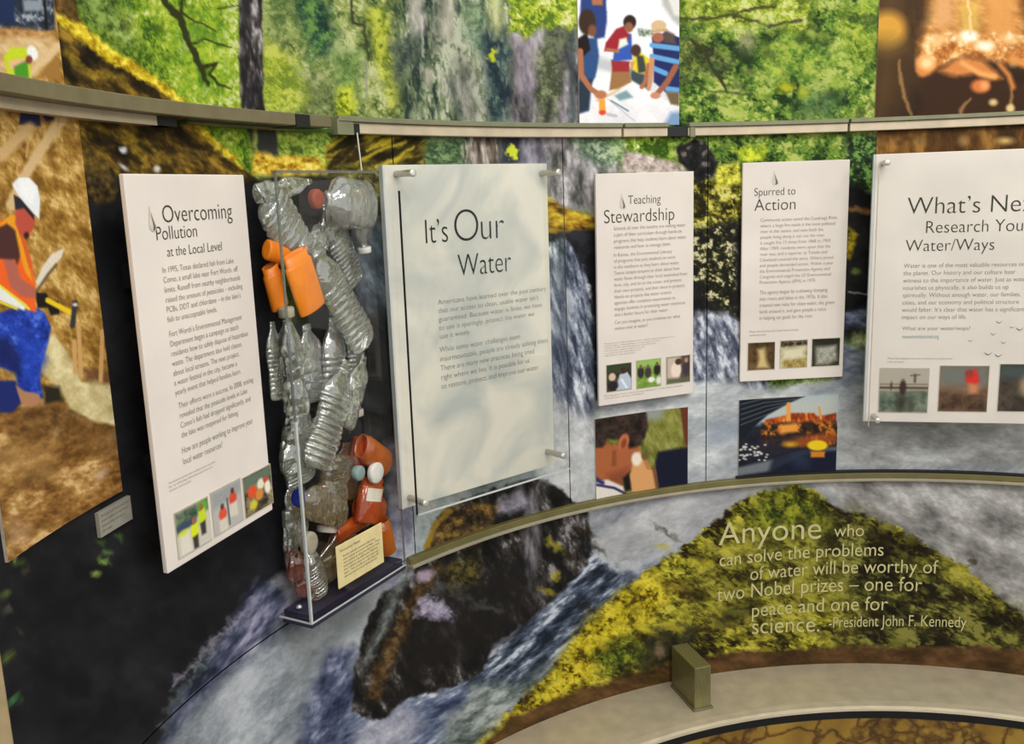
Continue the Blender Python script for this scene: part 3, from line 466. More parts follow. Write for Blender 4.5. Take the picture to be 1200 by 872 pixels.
SKIN = (168, 104, 70)
def worker_art(x, y):
    A = Art(x, y); A.fill(tex([(0, (112, 78, 28)), (.4, (150, 110, 48)), (.7, (178, 140, 72)), (1, (210, 178, 112))], 9, 5, 200, .9, 1.8, 2.1))
    A.poly([(-60, -60), (64, -60), (64, 34), (40, 38), (-60, 30)], tex([(0, (24, 28, 40)), (.6, (48, 54, 70)), (1, (150, 156, 166))], 9, 4, 201), 2, 2)
    A.poly([(-60, -20), (18, -20), (18, 28), (-60, 30)], (26, 40, 76), 2, 2); A.poly([(26, 0), (48, 0), (50, 12), (28, 14)], (130, 140, 150), 2, 1); A.line([(52, 0), (55, 36)], 3, (20, 20, 24))
    A.poly([(-60, 28), (62, 36), (66, 62), (30, 44), (-60, 46)], tex([(0, (140, 96, 50)), (1, (196, 152, 96))], 7, 3, 202), 3, 2)
    A.poly([(-60, 46), (20, 42), (64, 44), (66, 60), (34, 80), (24, 98), (-60, 96)], tex([(0, (176, 138, 88)), (1, (214, 184, 138))], 9, 3, 203, .6, 2), 3, 2)
    A.line([(68, 54), (34, 88)], 12, (208, 178, 132), 3, 2); A.poly([(44, 90), (68, 64), (72, 92)], (150, 108, 54), 2, 1)
    # stooping worker seen from behind
    A.poly([(4, 66), (14, 55), (32, 56), (36, 72), (36, 92), (10, 92)], (186, 200, 40), 1.5); A.poly([(10, 72), (30, 68), (32, 78), (14, 82)], (226, 170, 140), 1.5); A.poly([(16, 78), (32, 70), (34, 92), (18, 92)], (70, 140, 40), 1.5)
    A.ell(38, 62, 6, 9, (226, 226, 222), 1.2, -.4); A.ell(34, 70, 4, 5, (120, 60, 50), 1)
    A.poly([(28, 118), (58, 116), (64, 140), (54, 142), (46, 130), (48, 148), (22, 146), (24, 132)], (34, 32, 66), 1.2)
    A.line([(96, 108), (60, 156), (30, 204), (14, 240)], [12, 12, 13, 14], (204, 172, 124), 2, 2); A.line([(34, 150), (0, 184)], 14, (198, 164, 112), 3, 2)
    for q in (((70, 122), (68, 148)), ((44, 158), (42, 172)), ((33, 168), (31, 184)), ((21, 186), (20, 202))): A.line(q, 2.5, (196, 148, 92), .8)
    # sandbag, pipe, pegs and loose earth
    A.poly([(-60, 468), (30, 462), (70, 474), (100, 470), (150, 500), (160, 700), (-60, 700)], tex([(0, (92, 60, 26)), (.45, (138, 98, 48)), (.75, (172, 130, 74)), (1, (206, 172, 118))], 13, 5, 205, -.3, 1.8, 2.1), 5, 5)
    A.poly([(20, 480), (100, 466), (146, 500), (146, 540), (60, 510), (16, 520)], tex([(0, (62, 40, 18)), (1, (128, 90, 46))], 9, 4, 206), 9, 6, op=.7)
    A.poly([(-20, 520), (60, 524), (70, 560), (-20, 562)], (176, 138, 84), 16, 6, op=.5); A.ell(22, 624, 14, 14, (196, 160, 128), 9, op=.5); A.ell(120, 556, 9, 5, (212, 182, 150), 4, -.6, op=.7, warp=3)
    A.poly([(46, 400), (62, 392), (78, 410), (96, 448), (120, 446), (140, 456), (142, 500), (110, 494), (82, 478), (66, 452), (48, 436)], tex([(0, (172, 152, 100)), (1, (220, 206, 158))], 16, 3, 207), 2, 2)
    A.poly([(50, 452), (70, 452), (74, 470), (52, 474)], (40, 36, 26), 3, 2); A.poly([(96, 430), (136, 436), (138, 450), (100, 448)], (96, 62, 40), 4, 4, op=.8)
    for q in (((92, 380), (95, 440)), ((120, 388), (118, 446)), ((87, 400), (88, 436))): A.line(q, 5, (196, 152, 96), 1)
    # kneeling worker
    A.poly([(-30, 380), (10, 362), (36, 358), (52, 366), (60, 384), (54, 412), (46, 436), (50, 466), (22, 470), (18, 436), (-30, 420)], tex([(0, (22, 40, 116)), (.6, (36, 66, 172)), (1, (80, 112, 206))], 9, 4, 210), 1.5, 1)
    A.poly([(-30, 400), (10, 396), (26, 420), (24, 446), (10, 430), (-30, 424)], (22, 32, 88), 4, 2, op=.9); A.poly([(-30, 446), (18, 446), (24, 472), (14, 484), (-30, 482)], (28, 40, 104), 1.5, 1)
    A.poly([(18, 452), (28, 458), (46, 462), (48, 472), (36, 478), (24, 470)], (170, 122, 88), 1.2, 1); A.poly([(20, 384), (56, 420), (42, 452), (28, 448)], (30, 60, 170), 5, 2, op=.6)
    A.poly([(-30, 272), (2, 258), (18, 254), (28, 276), (38, 312), (42, 344), (42, 366), (28, 362), (0, 352), (-30, 340)], (232, 96, 34), 1.4, .8)
    A.poly([(0, 262), (12, 252), (20, 252), (34, 312), (38, 330), (30, 320), (16, 276), (2, 272)], (226, 150, 36), 1.2); A.line([(22, 262), (36, 312)], 5, (206, 92, 40), 1)
    A.poly([(-30, 332), (0, 334), (32, 358), (28, 364), (0, 352), (-30, 344)], (224, 226, 222), 1.2); A.line([(-4, 332), (34, 362)], 2.5, (220, 214, 40), .8); A.line([(-20, 346), (20, 362)], 2.5, (220, 214, 40), .8)
    A.poly([(-10, 272), (8, 262), (18, 270), (24, 300), (20, 310), (4, 304), (-10, 302)], (74, 44, 42), 1.5, 1); A.poly([(4, 304), (18, 304), (24, 326), (44, 340), (44, 350), (26, 348), (12, 336)], (172, 96, 80), 1.5)
    A.poly([(18, 240), (34, 244), (42, 258), (38, 270), (32, 280), (24, 276), (18, 262)], (180, 78, 62), 1.5, .6); A.ell(31, 276, 3, 4, (52, 30, 26), 1.2); A.poly([(16, 228), (24, 232), (40, 252), (40, 258), (28, 244), (18, 246)], (40, 40, 46), 1)
    A.poly([(14, 216), (22, 208), (34, 208), (44, 218), (47, 234), (46, 257), (34, 244), (22, 230)], (226, 228, 232), 1.0); A.poly([(24, 212), (34, 212), (40, 224), (36, 236), (26, 226)], (246, 246, 246), 4)
    A.poly([(42, 330), (50, 312), (60, 298), (75, 291), (72, 302), (58, 318), (46, 338)], (216, 204, 184), 1.0); A.line([(44, 340), (56, 322), (66, 310)], 3, (96, 78, 52), 1.2)
    A.poly([(42, 342), (54, 344), (58, 352), (68, 352), (70, 368), (60, 370), (56, 360), (44, 362)], (26, 24, 24), 1.2, 1); A.line([(56, 352), (86, 368)], 6, (226, 190, 36), 1); A.line([(88, 355), (85, 382)], 6, (52, 54, 58), 1); A.ell(88, 357, 3, 2, (190, 194, 196), .8)
    return A.ink()
def boat_art(x, y):
    A = Art(x, y); A.fill(tex([(0, (206, 208, 214)), (1, (238, 238, 240))], 50, 3, 220))
    A.poly([(676, -40), (800, -40), (800, 30), (676, 30)], (236, 238, 240), 10); A.poly([(772, -40), (800, -40), (800, 34), (788, 24), (776, 6)], (176, 174, 170), 3); A.poly([(780, -10), (800, -10), (800, 20), (790, 18)], (214, 212, 206), 2)
    A.poly([(748, 34), (764, 34), (766, 42), (750, 42)], leaf([(0, (60, 80, 60)), (1, (170, 180, 160))], 5, 3, 221), 2, 2); A.poly([(700, 66), (720, 72), (720, 86), (700, 80)], (184, 186, 190), 3); A.poly([(738, 80), (760, 88), (760, 104), (738, 100)], (60, 72, 80), 3)
    A.poly([(678, 132), (694, 120), (712, 112), (740, 94), (776, 116), (796, 126), (796, 160), (678, 160)], tex([(0, (214, 212, 216)), (1, (240, 238, 240))], 30, 3, 222), 1.5); A.line([(738, 94), (720, 108), (700, 118)], 3, (216, 180, 140), 1.2)
    A.poly([(720, 112), (734, 106), (742, 114), (726, 118)], (120, 150, 156), 1.5); A.line([(716, 118), (736, 130)], 2, (110, 130, 150), .8); A.line([(712, 116), (744, 142)], 1, (170, 176, 190), .6); A.poly([(776, 150), (786, 132), (800, 130), (800, 160)], (120, 150, 186), 3)
    # near left person
    A.poly([(682, -30), (708, -30), (712, 24), (708, 44), (698, 46), (680, 20)], (42, 62, 120), 1.5, 1); A.poly([(690, -30), (708, -30), (706, 6), (694, 6)], SKIN, 1.5)
    A.poly([(678, 46), (700, 44), (702, 66), (698, 90), (692, 100), (690, 130), (678, 134)], (46, 76, 124), 1.5, 1); A.poly([(678, 96), (694, 92), (690, 128), (678, 132)], (40, 52, 66), 2)
    A.poly([(676, 46), (688, 38), (692, 58), (684, 66), (676, 62)], (30, 24, 26), 1.5); A.ell(688, 26, 10, 15, (56, 40, 30), 1.5); A.ell(694, 36, 5, 7, (118, 76, 54), 1.5)
    A.line([(680, 60), (681, 88), (692, 104), (704, 112)], [7, 7, 6, 6], SKIN, 1); A.ell(704, 111, 7, 5, (176, 112, 78), 1.2); A.poly([(702, 116), (709, 116), (710, 132), (702, 132)], (226, 156, 60), 1); A.ell(706, 132, 4, 3, (214, 70, 50), 1); A.line([(712, 134), (722, 136)], 3, (180, 172, 176), 1.5)
    # standing boy
    A.poly([(718, 74), (736, 74), (740, 96), (724, 104), (714, 106)], (150, 108, 66), 1.2); A.poly([(716, 70), (738, 72), (737, 84), (718, 84)], (150, 44, 48), 1.2); A.poly([(722, 36), (740, 40), (741, 70), (718, 72), (720, 58)], (50, 84, 168), 1.2)
    A.poly([(722, 34), (732, 30), (738, 44), (726, 56), (718, 60), (708, 60), (710, 50)], (150, 36, 46), 1.2); A.poly([(726, 46), (734, 44), (736, 52), (724, 58)], (220, 224, 210), 1.5); A.ell(738, 26, 7.5, 8.5, (44, 32, 28), 1.2); A.ell(737, 32, 5, 6, (140, 88, 62), 1.2); A.line([(712, 58), (724, 60)], 4, SKIN, 1)
    # seated boy and the man in stripes
    A.poly([(742, 66), (752, 62), (762, 70), (760, 86), (748, 86), (740, 80)], (220, 196, 40), 1.2); A.poly([(746, 64), (754, 66), (758, 84), (748, 86)], (60, 66, 60), 1.5); A.ell(745, 59, 6, 7, (70, 48, 40), 1.2); A.line([(760, 76), (756, 96), (752, 102)], 5, SKIN, 1); A.poly([(738, 72), (744, 72), (740, 84)], (196, 140, 96), 1)
    A.poly([(764, 44), (780, 38), (797, 44), (797, 108), (780, 108), (766, 96), (766, 70)], (34, 42, 92), 1.2)
    for q in (((764, 53), (796, 57)), ((764, 66), (796, 73)), ((766, 80), (780, 86)), ((782, 104), (797, 106))): A.line(q, 6, (96, 156, 206), 1)
    A.poly([(778, 34), (790, 40), (792, 52), (778, 50)], (86, 70, 66), 2); A.ell(771, 44, 7, 6, (160, 96, 72), 1.2); A.ell(772, 30, 9, 6.5, (204, 172, 132), 1); A.line([(764, 37), (781, 35)], 3, (188, 154, 112), .8)
    A.line([(764, 70), (762, 96), (760, 104)], [6, 5, 5], (196, 136, 100), 1); A.line([(792, 78), (782, 96), (770, 110)], [7, 7, 6], (150, 92, 66), 1); A.ell(768, 112, 6, 4, (196, 132, 102), 1); A.poly([(780, 108), (796, 108), (796, 124), (786, 122)], (110, 92, 62), 1.5)
    return A.ink()
def hands_art(x, y):
    A = Art(x, y); A.fill(tex([(0, (40, 26, 14)), (1, (66, 44, 22))], 40, 3, 230))
    A.poly([(1020, -60), (1070, -60), (1066, 60), (1030, 180), (1020, 180)], (92, 66, 34), 26, op=.8); A.ell(1040, 34, 22, 20, (206, 150, 56), 7); A.ell(1036, 52, 20, 12, (120, 96, 40), 8, op=.5)
    A.poly([(1072, -60), (1420, -60), (1420, 70), (1130, 60), (1084, 50), (1074, 20)], tex([(0, (140, 84, 36)), (.5, (198, 136, 70)), (1, (236, 190, 118))], 18, 4, 231, .3, 2), 9, 4)
    A.poly([(1062, -60), (1092, -60), (1088, 24), (1068, 40)], (52, 34, 18), 8, op=.85); A.poly([(1192, -60), (1420, -60), (1420, 40), (1204, 30)], (70, 44, 22), 10, op=.8)
    A.poly([(1092, -40), (1116, -40), (1118, 30), (1096, 36)], (216, 160, 104), 7, op=.9); A.poly([(1120, 4), (1148, 0), (1150, 34), (1126, 40)], (222, 180, 90), 6, op=.8); A.poly([(1152, -40), (1188, -40), (1192, 40), (1156, 44)], (214, 150, 80), 8, op=.9)
    A.poly([(1076, 50), (1092, 34), (1120, 40), (1160, 42), (1196, 50), (1420, 56), (1420, 84), (1180, 76), (1136, 66), (1096, 80), (1078, 88)], tex([(0, (150, 86, 34)), (.5, (206, 136, 68)), (1, (246, 210, 150))], 10, 4, 232), 5, 3)
    for (a, b, r, q) in ((1084, 76, 10, 11), (1098, 46, 12, 8), (1132, 44, 14, 8), (1156, 54, 12, 6), (1182, 46, 10, 6)): A.ell(a, b, r, q, (240, 196, 136), 4, op=.8)
    for i in range(24):
        r_ = np.random.RandomState(i+40); A.ell(1080+125*r_.rand(), 38+32*r_.rand(), 1+2.4*r_.rand(), 1+1.4*r_.rand(), (250, 234, 200), 1.8, op=.65)
    A.ell(1136, 42, 9, 6, (252, 244, 228), 3); A.ell(1154, 54, 9, 5, (250, 236, 210), 3)
    A.poly([(1074, 70), (1084, 64), (1100, 74), (1096, 84), (1082, 90), (1074, 84)], (216, 130, 60), 3); A.ell(1086, 74, 8, 7, (248, 208, 150), 4)
    A.poly([(1096, 86), (1130, 66), (1142, 74), (1160, 92), (1176, 90), (1186, 100), (1176, 108), (1140, 100), (1420, 84), (1420, 150), (1080, 150), (1082, 94)], (56, 34, 18), 5, 3)
    A.poly([(1100, 84), (1126, 66), (1150, 70), (1168, 84), (1174, 92), (1160, 94), (1142, 86), (1120, 90)], (206, 128, 66), 4, 2); A.line([(1128, 74), (1148, 86), (1166, 90)], 6, (228, 160, 92), 2); A.line([(1172, 76), (1182, 88), (1187, 102)], 6, (196, 120, 62), 2.5); A.line([(1186, 70), (1204, 76)], 8, (214, 140, 72), 3)
    A.ell(1149, 101, 11, 8, (206, 116, 62), 2.5); A.ell(1154, 100, 5, 5, (234, 156, 96), 3)
    for q in (((1137, 116), (1126, 128), (1122, 148)), ((1186, 104), (1184, 128), (1182, 150)), ((1054, 70), (1056, 96), (1062, 120), (1068, 134))): A.line(q, [3, 5, 4, 3][:len(q)], (170, 128, 80), 1.5, 2, op=.7)
    A.line([(1132, -20), (1136, 14), (1138, 40)], 3, (226, 196, 130), 1.2, 2); A.ell(1164, 120, 5, 4, (206, 180, 120), 2); A.ell(1184, 127, 5, 5, (214, 190, 130), 2)
    A.poly([(1020, 150), (1420, 148), (1420, 190), (1020, 190)], tex([(0, (48, 30, 12)), (.6, (92, 60, 24)), (1, (150, 108, 48))], 22, 3, 233, 1.5, 2), 4); A.ell(1178, 165, 9, 4, (220, 186, 112), 3, op=.85); A.ell(1128, 165, 5, 6, (150, 120, 76), 3, op=.7); A.ell(1080, 165, 5, 4, (120, 96, 60), 3, op=.7)
    return A.ink()
def boy_art(x, y):
    A = Art(x, y); A.fill(tex([(0, (88, 88, 36)), (.5, (122, 122, 54)), (1, (150, 150, 84))], 8, 4, 240, 1.0, 2))
    A.poly([(752, 480), (780, 476), (776, 490), (756, 494)], (140, 146, 140), 4); A.poly([(796, 470), (812, 470), (812, 528), (802, 520)], (96, 52, 36), 1.5); A.poly([(770, 530), (790, 526), (812, 524), (812, 590), (764, 590), (766, 556)], (24, 26, 42), 2, 1)
    A.poly([(690, 520), (706, 514), (716, 522), (746, 520), (752, 532), (744, 548), (738, 556), (724, 570), (720, 590), (690, 590)], (162, 92, 56), 1.8, 1); A.poly([(712, 556), (736, 548), (732, 576), (712, 576)], (120, 62, 40), 5, op=.7)
    A.poly([(690, 486), (756, 474), (760, 500), (752, 522), (738, 526), (730, 516), (712, 514), (706, 524), (690, 526)], tex([(0, (28, 22, 20)), (1, (66, 52, 44))], 8, 3, 241), 2, 2)
    A.ell(731, 518, 6, 10, (182, 104, 66), 1.2, .3); A.ell(731, 520, 3, 6, (130, 64, 44), 1.2, .3); A.poly([(718, 528), (722, 528), (722, 546), (717, 546)], (104, 56, 38), 2, op=.6); A.poly([(730, 560), (744, 548), (744, 574), (732, 576)], (24, 24, 22), 2)
    A.poly([(742, 540), (750, 528), (758, 548), (768, 552), (770, 572), (758, 578), (740, 576), (738, 556)], (206, 150, 96), 1.5, 1); A.ell(746, 538, 6, 8, (226, 214, 196), 1.5); A.line([(754, 534), (760, 548)], 5, (176, 118, 76), 1); A.ell(756, 534, 4, 5, (96, 86, 48), 1.5); A.line([(766, 548), (770, 570)], 4, (110, 76, 50), 1.5)
    A.poly([(690, 566), (712, 562), (730, 570), (736, 590), (690, 590)], (214, 206, 196), 1.5); A.line([(698, 568), (720, 572), (732, 578)], 3, (50, 44, 86), 1); A.line([(696, 560), (706, 566)], 5, (48, 50, 96), 1.5)
    return A.ink()
def harbour_art(x, y):
    A = Art(x, y); A.fill(tex([(0, (20, 22, 32)), (1, (40, 42, 52))], 14, 3, 250)); A.poly([(860, 455), (990, 450), (990, 498), (860, 498)], (150, 176, 190), 3)
    A.poly([(900, 470), (990, 460), (990, 492), (900, 492)], (196, 186, 166), 8, op=.6); A.poly([(860, 470), (900, 464), (944, 464), (926, 472), (900, 486), (884, 500), (872, 512), (860, 520)], (26, 30, 36), 1.2)
    for k in range(5): A.line([(868, 474+k*6), (892+k*3, 468+k*4), (940-k*6, 465+k*3)], .8, (90, 100, 110), .5)
    A.poly([(896, 492), (924, 486), (928, 484), (954, 484), (958, 488), (980, 484), (980, 500), (896, 504)], tex([(0, (120, 44, 22)), (.6, (188, 86, 34)), (1, (226, 140, 60))], 5, 3, 251, 1.5, 2), 1.2); A.line([(924, 474), (924, 494)], 5, (220, 150, 70), .8); A.line([(960, 478), (962, 490)], 3, (214, 150, 80), .8)
    A.poly([(892, 496), (940, 494), (980, 494), (980, 524), (892, 524)], tex([(0, (34, 26, 24)), (.6, (72, 46, 32)), (1, (200, 116, 40))], 6, 3, 252), 2); A.poly([(914, 498), (934, 496), (936, 506), (914, 508)], (220, 146, 62), 2)
    A.poly([(864, 520), (940, 510), (940, 536), (864, 536)], (40, 38, 46), 5, op=.8); A.poly([(918, 518), (940, 512), (980, 506), (980, 518), (940, 524)], (176, 84, 34), 3, op=.7); A.ell(926, 521, 8, 3, (190, 142, 40), 2)
    A.poly([(864, 548), (900, 540), (950, 526), (982, 524), (982, 528), (940, 534), (904, 552), (864, 558)], (106, 110, 114), 2); A.poly([(906, 536), (946, 526), (980, 528), (980, 552), (900, 554)], (22, 26, 44), 3, op=.8)
    A.ell(958, 522, 12, 6, (226, 190, 30), 1); A.poly([(950, 529), (967, 529), (966, 536), (950, 536)], (196, 120, 40), 1.2); A.ell(938, 540, 10, 8, (60, 74, 100), 6, op=.4)
    for i in range(40):
        r_ = np.random.RandomState(i+77); A.ell(866+36*r_.rand(), 520+20*r_.rand(), 1.6, 1, (214, 214, 206), .6, op=.8)
    return A.ink()
# nine small snapshots on the panels, each drawn in its own unit square
def snap(kind, u, v):
    """u to the right, v down, both 0..1"""
    A = Art(u*100, v*100)
    if kind == 'vests':
        A.fill((196, 190, 178)); A.poly([(0, 0), (100, 0), (100, 26), (0, 40)], tex([(0, (52, 70, 56)), (1, (110, 124, 100))], 14, 3, 1), 6); A.poly([(0, 30), (60, 26), (60, 44), (0, 50)], (60, 72, 96), 5); A.poly([(8, 50), (36, 46), (40, 100), (8, 100)], (214, 206, 190), 5); A.ell(82, 14, 16, 14, (96, 160, 60), 5)
        for (a, b, c) in ((52, 58, (206, 216, 40)), (78, 36, (190, 206, 44))): A.poly([(a-11, b-14), (a+11, b-16), (a+13, b+14), (a-11, b+16)], c, 3); A.ell(a, b-22, 6, 8, (150, 96, 70), 2); A.poly([(a-8, b+14), (a+9, b+12), (a+8, b+42), (a-6, b+42)], (62, 56, 54), 3)
        A.ell(18, 50, 14, 6, (196, 210, 60), 4)
    elif kind == 'kneeling':
        A.fill((176, 172, 168)); A.poly([(0, 0), (100, 0), (100, 30), (0, 40)], (150, 152, 150), 8)
        for (a, b, c) in ((32, 60, (214, 80, 56)), (70, 36, (206, 74, 56))): A.ell(a, b, 13, 15, c, 3); A.poly([(a-14, b+12), (a+12, b+10), (a+14, b+46), (a-14, b+40)], (206, 196, 180), 3); A.ell(a, b-18, 6, 7, (90, 60, 50), 2)
        A.line([(50, 30), (52, 92)], 5, (80, 84, 88), 2)
    elif kind == 'plants':
        A.fill(tex([(0, (60, 50, 36)), (1, (160, 146, 110))], 16, 3, 3)); A.poly([(0, 0), (100, 0), (100, 28), (0, 34)], (96, 110, 96), 6); A.ell(28, 44, 16, 16, (214, 80, 44), 3); A.ell(60, 36, 13, 14, (224, 214, 190), 3); A.ell(52, 60, 14, 14, (206, 130, 60), 3); A.ell(84, 52, 11, 18, (230, 222, 206), 3); A.ell(30, 78, 14, 12, (200, 186, 60), 4); A.ell(68, 84, 16, 8, (50, 44, 40), 4); A.ell(78, 30, 8, 8, (190, 70, 50), 3)
    elif kind == 'indoor':
        A.fill(tex([(0, (42, 40, 34)), (1, (88, 82, 66))], 20, 3, 4)); A.poly([(0, 0), (100, 0), (100, 20), (0, 30)], (52, 64, 40), 6); A.ell(22, 46, 14, 15, (206, 176, 150), 3); A.poly([(36, 90), (52, 40), (84, 34), (100, 60), (100, 100), (36, 100)], (176, 184, 196), 3); A.ell(68, 26, 12, 12, (60, 44, 40), 3); A.ell(24, 80, 22, 18, (40, 36, 36), 4); A.line([(60, 60), (80, 92)], 8, (220, 224, 230), 3)
    elif kind == 'lawn':
        A.fill(tex([(0, (96, 126, 50)), (1, (140, 170, 70))], 12, 3, 5)); A.poly([(0, 0), (100, 0), (100, 26), (0, 22)], (140, 176, 90), 4)
        for (a, b, c) in ((16, 44, (50, 46, 44)), (46, 46, (64, 56, 56)), (84, 40, (40, 38, 40))): A.ell(a, b, 14, 20, c, 3); A.ell(a, b-22, 6, 7, (120, 84, 66), 2)
        A.ell(60, 74, 14, 10, (222, 224, 216), 3); A.ell(92, 80, 12, 14, (214, 210, 206), 4)
    elif kind == 'museum':
        A.fill((86, 72, 66)); A.poly([(0, 0), (60, 0), (56, 100), (0, 100)], (190, 172, 154), 6); A.ell(40, 50, 22, 30, (224, 206, 190), 4); A.ell(50, 20, 14, 12, (70, 52, 44), 3); A.ell(84, 46, 14, 30, (60, 54, 60), 4); A.ell(84, 18, 8, 9, (176, 130, 104), 3); A.poly([(0, 80), (100, 84), (100, 100), (0, 100)], (90, 96, 70), 6)
    elif kind == 'spout':
        A.fill(tex([(0, (50, 38, 22)), (1, (92, 70, 42))], 30, 3, 6)); A.poly([(34, 24), (62, 20), (70, 70), (82, 96), (30, 96), (40, 60)], (196, 172, 116), 9); A.poly([(0, 70), (30, 76), (30, 100), (0, 100)], (110, 84, 56), 10)
    elif kind == 'reeds':
        A.fill(tex([(0, (130, 118, 76)), (1, (196, 184, 146))], 24, 3, 7)); A.poly([(0, 0), (100, 0), (100, 18), (0, 22)], tex([(0, (34, 30, 24)), (1, (120, 108, 88))], 9, 3, 8), 4); A.poly([(6, 30), (90, 26), (90, 66), (10, 70)], (206, 198, 168), 10); A.poly([(10, 74), (96, 68), (96, 100), (10, 100)], tex([(0, (110, 92, 44)), (1, (186, 164, 96))], 10, 3, 9, 1.5, 2), 6)
    elif kind == 'pond':
        A.fill((52, 50, 40)); A.poly([(12, 30), (86, 26), (92, 80), (60, 96), (16, 94)], tex([(0, (130, 128, 112)), (1, (176, 174, 160))], 12, 3, 10), 8); A.poly([(0, 0), (100, 0), (100, 16), (60, 22), (0, 12)], (40, 38, 30), 4)
    elif kind == 'pier':
        A.fill((168, 160, 146)); A.poly([(0, 52), (100, 50), (100, 100), (0, 100)], tex([(0, (70, 82, 70)), (1, (124, 130, 112))], 14, 3, 11), 4); A.line([(0, 44), (100, 44)], 5, (80, 60, 44), 1.5); A.line([(0, 36), (100, 36)], 2, (96, 80, 64), 1)
        A.ell(48, 44, 7, 18, (62, 46, 40), 2); A.ell(24, 40, 2.5, 9, (80, 62, 52), 1.5); A.line([(72, 14), (72, 30)], 5, (96, 76, 70), 1.5); A.line([(63, 16), (82, 14)], 2.5, (96, 76, 70), 1); A.ell(46, 80, 9, 18, (60, 58, 48), 5); A.ell(66, 84, 6, 10, (76, 74, 62), 5)
    elif kind == 'redcoat':
        A.fill(tex([(0, (112, 86, 66)), (1, (146, 116, 92))], 24, 3, 12)); A.poly([(0, 0), (100, 0), (100, 40), (0, 44)], (110, 112, 104), 10); A.poly([(0, 60), (100, 56), (100, 100), (0, 100)], tex([(0, (58, 44, 34)), (1, (104, 78, 58))], 16, 3, 13), 8); A.poly([(56, 12), (74, 6), (82, 30), (76, 44), (58, 40), (52, 26)], (206, 48, 44), 4); A.poly([(60, 38), (78, 40), (80, 60), (62, 60)], (196, 130, 90), 5); A.ell(60, 16, 8, 8, (140, 60, 50), 4)
    else:
        A.fill(tex([(0, (48, 42, 36)), (1, (86, 76, 62))], 24, 3, 14)); A.poly([(0, 0), (100, 0), (100, 34), (0, 30)], (70, 78, 76), 10); A.ell(54, 46, 14, 22, (150, 130, 104), 6)
    return A.ink()
# ------------------------------------------------------------------ setting
mesh_obj('floor', *box_on((0, 0, 0), (1, 0, 0), (0, 1, 0), (0, 0, 1), (-6, 7), (-7, 3), (-0.05, 0)), M['carpet'])['kind'] = 'structure'
T0, T1 = -1.72, 0.95
V, F = arc_profile(T0, T1, [(RW+0.004, 0), (RW+0.05, 0), (RW+0.05, Z_TOP), (RW+0.004, Z_TOP)])
mesh_obj('wall_back', V, F, M['black'], smooth=False)['kind'] = 'structure'

def ink_mesh(name, P, ink, mat, parent=None):
    """a printed sheet: a grid of points (rows, columns) and the ink colour at each"""
    nr, nc = P.shape[:2]; me = bpy.data.meshes.new(name); nv = nr*nc
    me.vertices.add(nv); me.vertices.foreach_set('co', P.reshape(-1).astype(np.float32))
    i = np.arange(nr-1)[:, None]*nc+np.arange(nc-1)[None, :]
    q = np.stack([i, i+1, i+nc+1, i+nc], -1).reshape(-1); nf = q.size//4
    me.loops.add(nf*4); me.loops.foreach_set('vertex_index', q.astype(np.int32))
    me.polygons.add(nf); me.polygons.foreach_set('loop_start', np.arange(0, nf*4, 4, dtype=np.int32))
    me.polygons.foreach_set('use_smooth', np.ones(nf, bool)); me.update(calc_edges=True)
    at = me.color_attributes.new('ink', 'FLOAT_COLOR', 'POINT')
    at.data.foreach_set('color', np.concatenate([ink, np.ones((nv, 1))], 1).astype(np.float32).ravel())
    me.materials.append(mat); o = bpy.data.objects.new(name, me); COL.objects.link(o)
    if parent is not None: o.parent = parent
    return o
COLS = np.array(sorted([T0]+list(np.linspace(T0+.02, TH(-30, 436), 12))+[TH(a, 436) for a in np.arange(-28, 1232, 1.5)]+list(np.arange(TH(1234, 436), T1, .0026))))
def sheet(name, t0, t1, z0, z1, label, dz=0.0017, zcoarse=None):
    th = COLS[(COLS > t0+.0008) & (COLS < t1-.0008)]; th = np.concatenate([[t0], th, [t1]])
    z = np.linspace(z1, z0, int((z1-z0)/dz)+2)
    if zcoarse: z = np.concatenate([np.linspace(zcoarse, z1, 60)[:-1], z])
    P = cyl(th[None, :]+0*z[:, None], z[:, None]+0*th[None, :])
    x, y = sheet_xy(P.reshape(-1, 3)); x = np.clip(x, -700, 2500); y = np.clip(y, -700, 1500)
    return tag(ink_mesh(name, P, mural_art(x, y), M['print']), label, 'mural panel', 'printed mural sheets')
GAP = 0.0009
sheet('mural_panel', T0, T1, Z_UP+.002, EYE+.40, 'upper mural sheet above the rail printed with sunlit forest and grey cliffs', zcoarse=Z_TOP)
S1, S2, S3 = TH(467, 300), TH(662, 300), TH(828, 430)
mid = (Z_LOW-.002, Z_UP-.002)
sheet('mural_panel', T0, S1-GAP, *mid, 'mural sheet with mossy slope and black hollow behind the bottle case')
sheet('mural_panel', S1+GAP, S2-GAP, *mid, 'pale misty mural sheet behind the translucent It\'s Our Water panel')
sheet('mural_panel', S2+GAP, S3-GAP, *mid, 'mural sheet with narrow waterfall behind the Teaching Stewardship panel')
sheet('mural_panel', S3+GAP, T1, *mid, 'mural sheet with dark foliage and foam behind the Spurred to Action panel')
low = sheet('mural_panel', T0, T1, Z_LEDGE-.004, Z_LOW-.004, 'bottom mural sheet with river rocks, mossy bank and the quotation')

